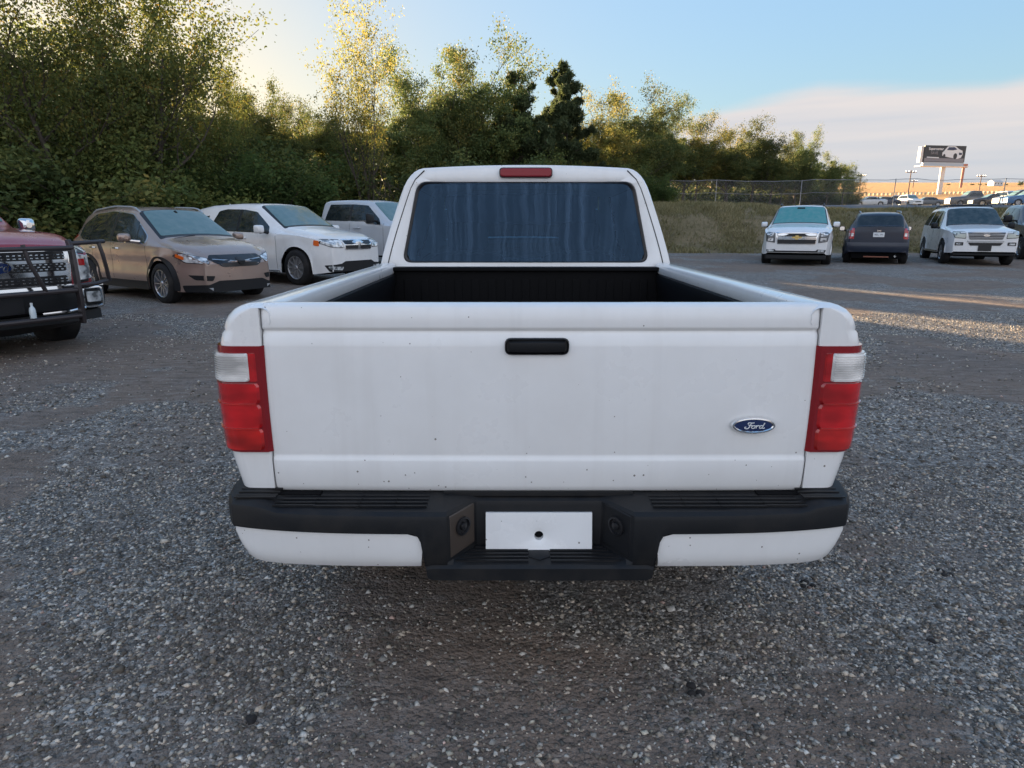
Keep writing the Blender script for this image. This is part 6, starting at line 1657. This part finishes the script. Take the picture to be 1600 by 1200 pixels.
# ------------------------------------------------------------------ loose stones, grass
def stones(name, n, x_of, y0, y1, s0, s1, seed, label, embed=.3, hexa=True):
    rg = np.random.default_rng(seed); N = int(n * 2.2)
    y = y0 + (y1 - y0) * rg.uniform(0, 1, N) ** .8; x = rg.uniform(-1, 1, N) * (x_of(y))
    dens = fbm(x * .9 + 40, y * .55 + 11, 31, 5); dens2 = fbm(x * 3.1, y * 3.1, 37, 3)
    keep = rg.uniform(0, 1, N) < np.clip((1 - dustf(x, y)) * .95 + .10 + (dens2 - .45) * 1.2 + (dens - .45) * 1.5, .05, 1)
    inside = (np.abs(x - HX) < .72) & (y > 2.0) & (y < 6.6); keep &= ~(inside & (rg.uniform(0, 1, N) < .75))
    x, y = x[keep][:n], y[keep][:n]; N = len(x)
    z = hgt(x, y)
    base = np.array([[1, 0, 0], [0, 1, 0], [-1, 0, 0], [0, -1, 0], [.1, .1, 1], [0, 0, -1]], float)
    V = np.repeat(base[None], N, 0) * rg.uniform(.65, 1.3, (N, 6, 1)) + rg.normal(size=(N, 6, 3)) * .16
    s = (s0 + (s1 - s0) * rg.uniform(0, 1, N) ** 3.2)
    V *= np.stack([s * rg.uniform(.7, 1.2, N), s * rg.uniform(.7, 1.2, N), s * rg.uniform(.45, .8, N)], 1)[:, None, :]
    a = rg.uniform(0, 2 * math.pi, N); ca, sa = np.cos(a), np.sin(a)
    X = V[:, :, 0] * ca[:, None] - V[:, :, 1] * sa[:, None]; Y = V[:, :, 0] * sa[:, None] + V[:, :, 1] * ca[:, None]
    V = np.stack([X + x[:, None], Y + y[:, None], V[:, :, 2] + (z + s * (.5 - embed) * .6)[:, None]], -1).reshape(-1, 3)
    f = np.array([[0, 1, 4], [1, 2, 4], [2, 3, 4], [3, 0, 4], [1, 0, 5], [2, 1, 5], [3, 2, 5], [0, 3, 5]])
    F = (f[None] + (np.arange(N) * 6)[:, None, None]).reshape(-1, 3)
    me = bpy.data.meshes.new(name); me.vertices.add(N * 6); me.vertices.foreach_set('co', V.ravel().astype(np.float32))
    me.loops.add(len(F) * 3); me.loops.foreach_set('vertex_index', F.ravel().astype(np.int32)); me.polygons.add(len(F))
    me.polygons.foreach_set('loop_start', np.arange(0, len(F) * 3, 3, dtype=np.int32)); me.polygons.foreach_set('loop_total', np.full(len(F), 3, dtype=np.int32)); me.update(calc_edges=True)
    b = rg.uniform(0, 1, N) ** 2.2; g_ = .11 + .72 * b; warm = rg.uniform(0, 1, N)
    col = np.stack([g_ * (1 + .08 * (warm > .6)), g_ * (.94 - .03 * (warm > .5)), g_ * (.845 - .12 * (warm > .5)), np.ones(N)], 1)
    red = warm > .985; col[red, 0] *= 1.15; col[red, 1] *= .95
    c = me.attributes.new('tint', 'FLOAT_COLOR', 'FACE'); c.data.foreach_set('color', np.repeat(col, 8, 0).ravel().astype(np.float32))
    me.materials.append(M['stone']); o = bpy.data.objects.new(name, me); COL.objects.link(o)
    tag(o, label, 'gravel', kind='stuff')
stones('gravel_stones', 62000, lambda y: .35 + y * 1.0, .95, 3.3, .0035, .0115, 51, 'loose crushed stones and pebbles on the lot nearest the camera')
stones('gravel_stones', 60000, lambda y: .4 + y * .95, 3.3, 9.5, .006, .016, 52, 'loose crushed stones scattered further across the lot')
stones('pebbles', 420, lambda y: .35 + y * .95, 1.0, 6.0, .012, .020, 53, 'larger pale pebbles scattered on the gravel', embed=.1)

def clods():
    base = None
    for i, (px, py, sz) in enumerate(((1085, 1080, .035), (392, 1126, .032), (1262, 912, .034), (1478, 893, .034), (1458, 1002, .025))):
        a = (px - 800) / 1000.; b = (600 - py) / 1000.; c, s_ = math.cos(PITCH), math.sin(PITCH); t_ = -CAM_H / (-s_ + b * c); x, y = a * t_, (c + b * s_) * t_
        rg = np.random.default_rng(90 + i % 3); g = G()
        for k in range(3):
            ox, oy = rg.normal(size=2) * sz * .25; r_ = sz * rg.uniform(.3, .5); rows = []
            for (z, q) in ((-.3, .7), (0, 1), (.35, .8), (.6, .35)):
                rows.append([(ox + r_ * q * rg.uniform(.75, 1.2) * math.cos(h), oy + r_ * q * rg.uniform(.75, 1.2) * math.sin(h), r_ * z) for h in np.linspace(0, 2 * math.pi, 9, endpoint=False)])
            g.grid(rows, closed=True); g.add(rows[-1], [tuple(range(9))])
        o = g.mk('dirt_clod', 'clod'); o.location = (x, y, hz(x, y)); tag(o, 'small dark clod of dirt lying on the gravel', 'clod', 'dark clods on the gravel')
M['clod'] = mat('dark_wet_dirt', (.022, .019, .018), .9)
clods()
def blades(name, n, x0, x1, y0, y1, h, seed, label):
    rg = np.random.default_rng(seed); x = rg.uniform(x0, x1, n); y = y0 + (y1 - y0) * rg.uniform(0, 1, n)
    k = fbm(x * .8, y * .8, 61); keep = rg.uniform(0, 1, n) < np.clip(.35 + (k - .42) * 3, .1, 1) * sstep(y + (k - .45) * 3.0, 27.0, 27.9); x, y, k = x[keep], y[keep], k[keep]; n = len(x)
    z = hgt(x, y) - .01; hh = h * rg.uniform(.4, 1.3, n) * (.6 + k); a = rg.uniform(0, math.pi, n); w = .02
    lean = rg.normal(size=(n, 2)) * .5
    p0 = np.stack([x - np.cos(a) * w, y - np.sin(a) * w, z], 1); p1 = np.stack([x + np.cos(a) * w, y + np.sin(a) * w, z], 1); p2 = np.stack([x + lean[:, 0] * hh, y + lean[:, 1] * hh, z + hh], 1)
    V = np.stack([p0, p1, p2], 1).reshape(-1, 3)
    me = bpy.data.meshes.new(name); me.vertices.add(n * 3); me.vertices.foreach_set('co', V.ravel().astype(np.float32)); me.loops.add(n * 3); me.loops.foreach_set('vertex_index', np.arange(n * 3, dtype=np.int32))
    me.polygons.add(n); me.polygons.foreach_set('loop_start', np.arange(0, n * 3, 3, dtype=np.int32)); me.polygons.foreach_set('loop_total', np.full(n, 3, dtype=np.int32)); me.update(calc_edges=True)
    t_ = me.attributes.new('tint', 'FLOAT', 'FACE'); t_.data.foreach_set('value', np.clip(k * 1.1 - .15 + rg.uniform(-.3, .3, n), 0, 1).astype(np.float32))
    me.materials.append(M['blades']); o = bpy.data.objects.new(name, me); COL.objects.link(o); tag(o, label, 'grass', kind='stuff')
blades('grass', 150000, 1, 34, 27.2, 35, .16, 71, 'dry brown grass covering the bank behind the parked cars')
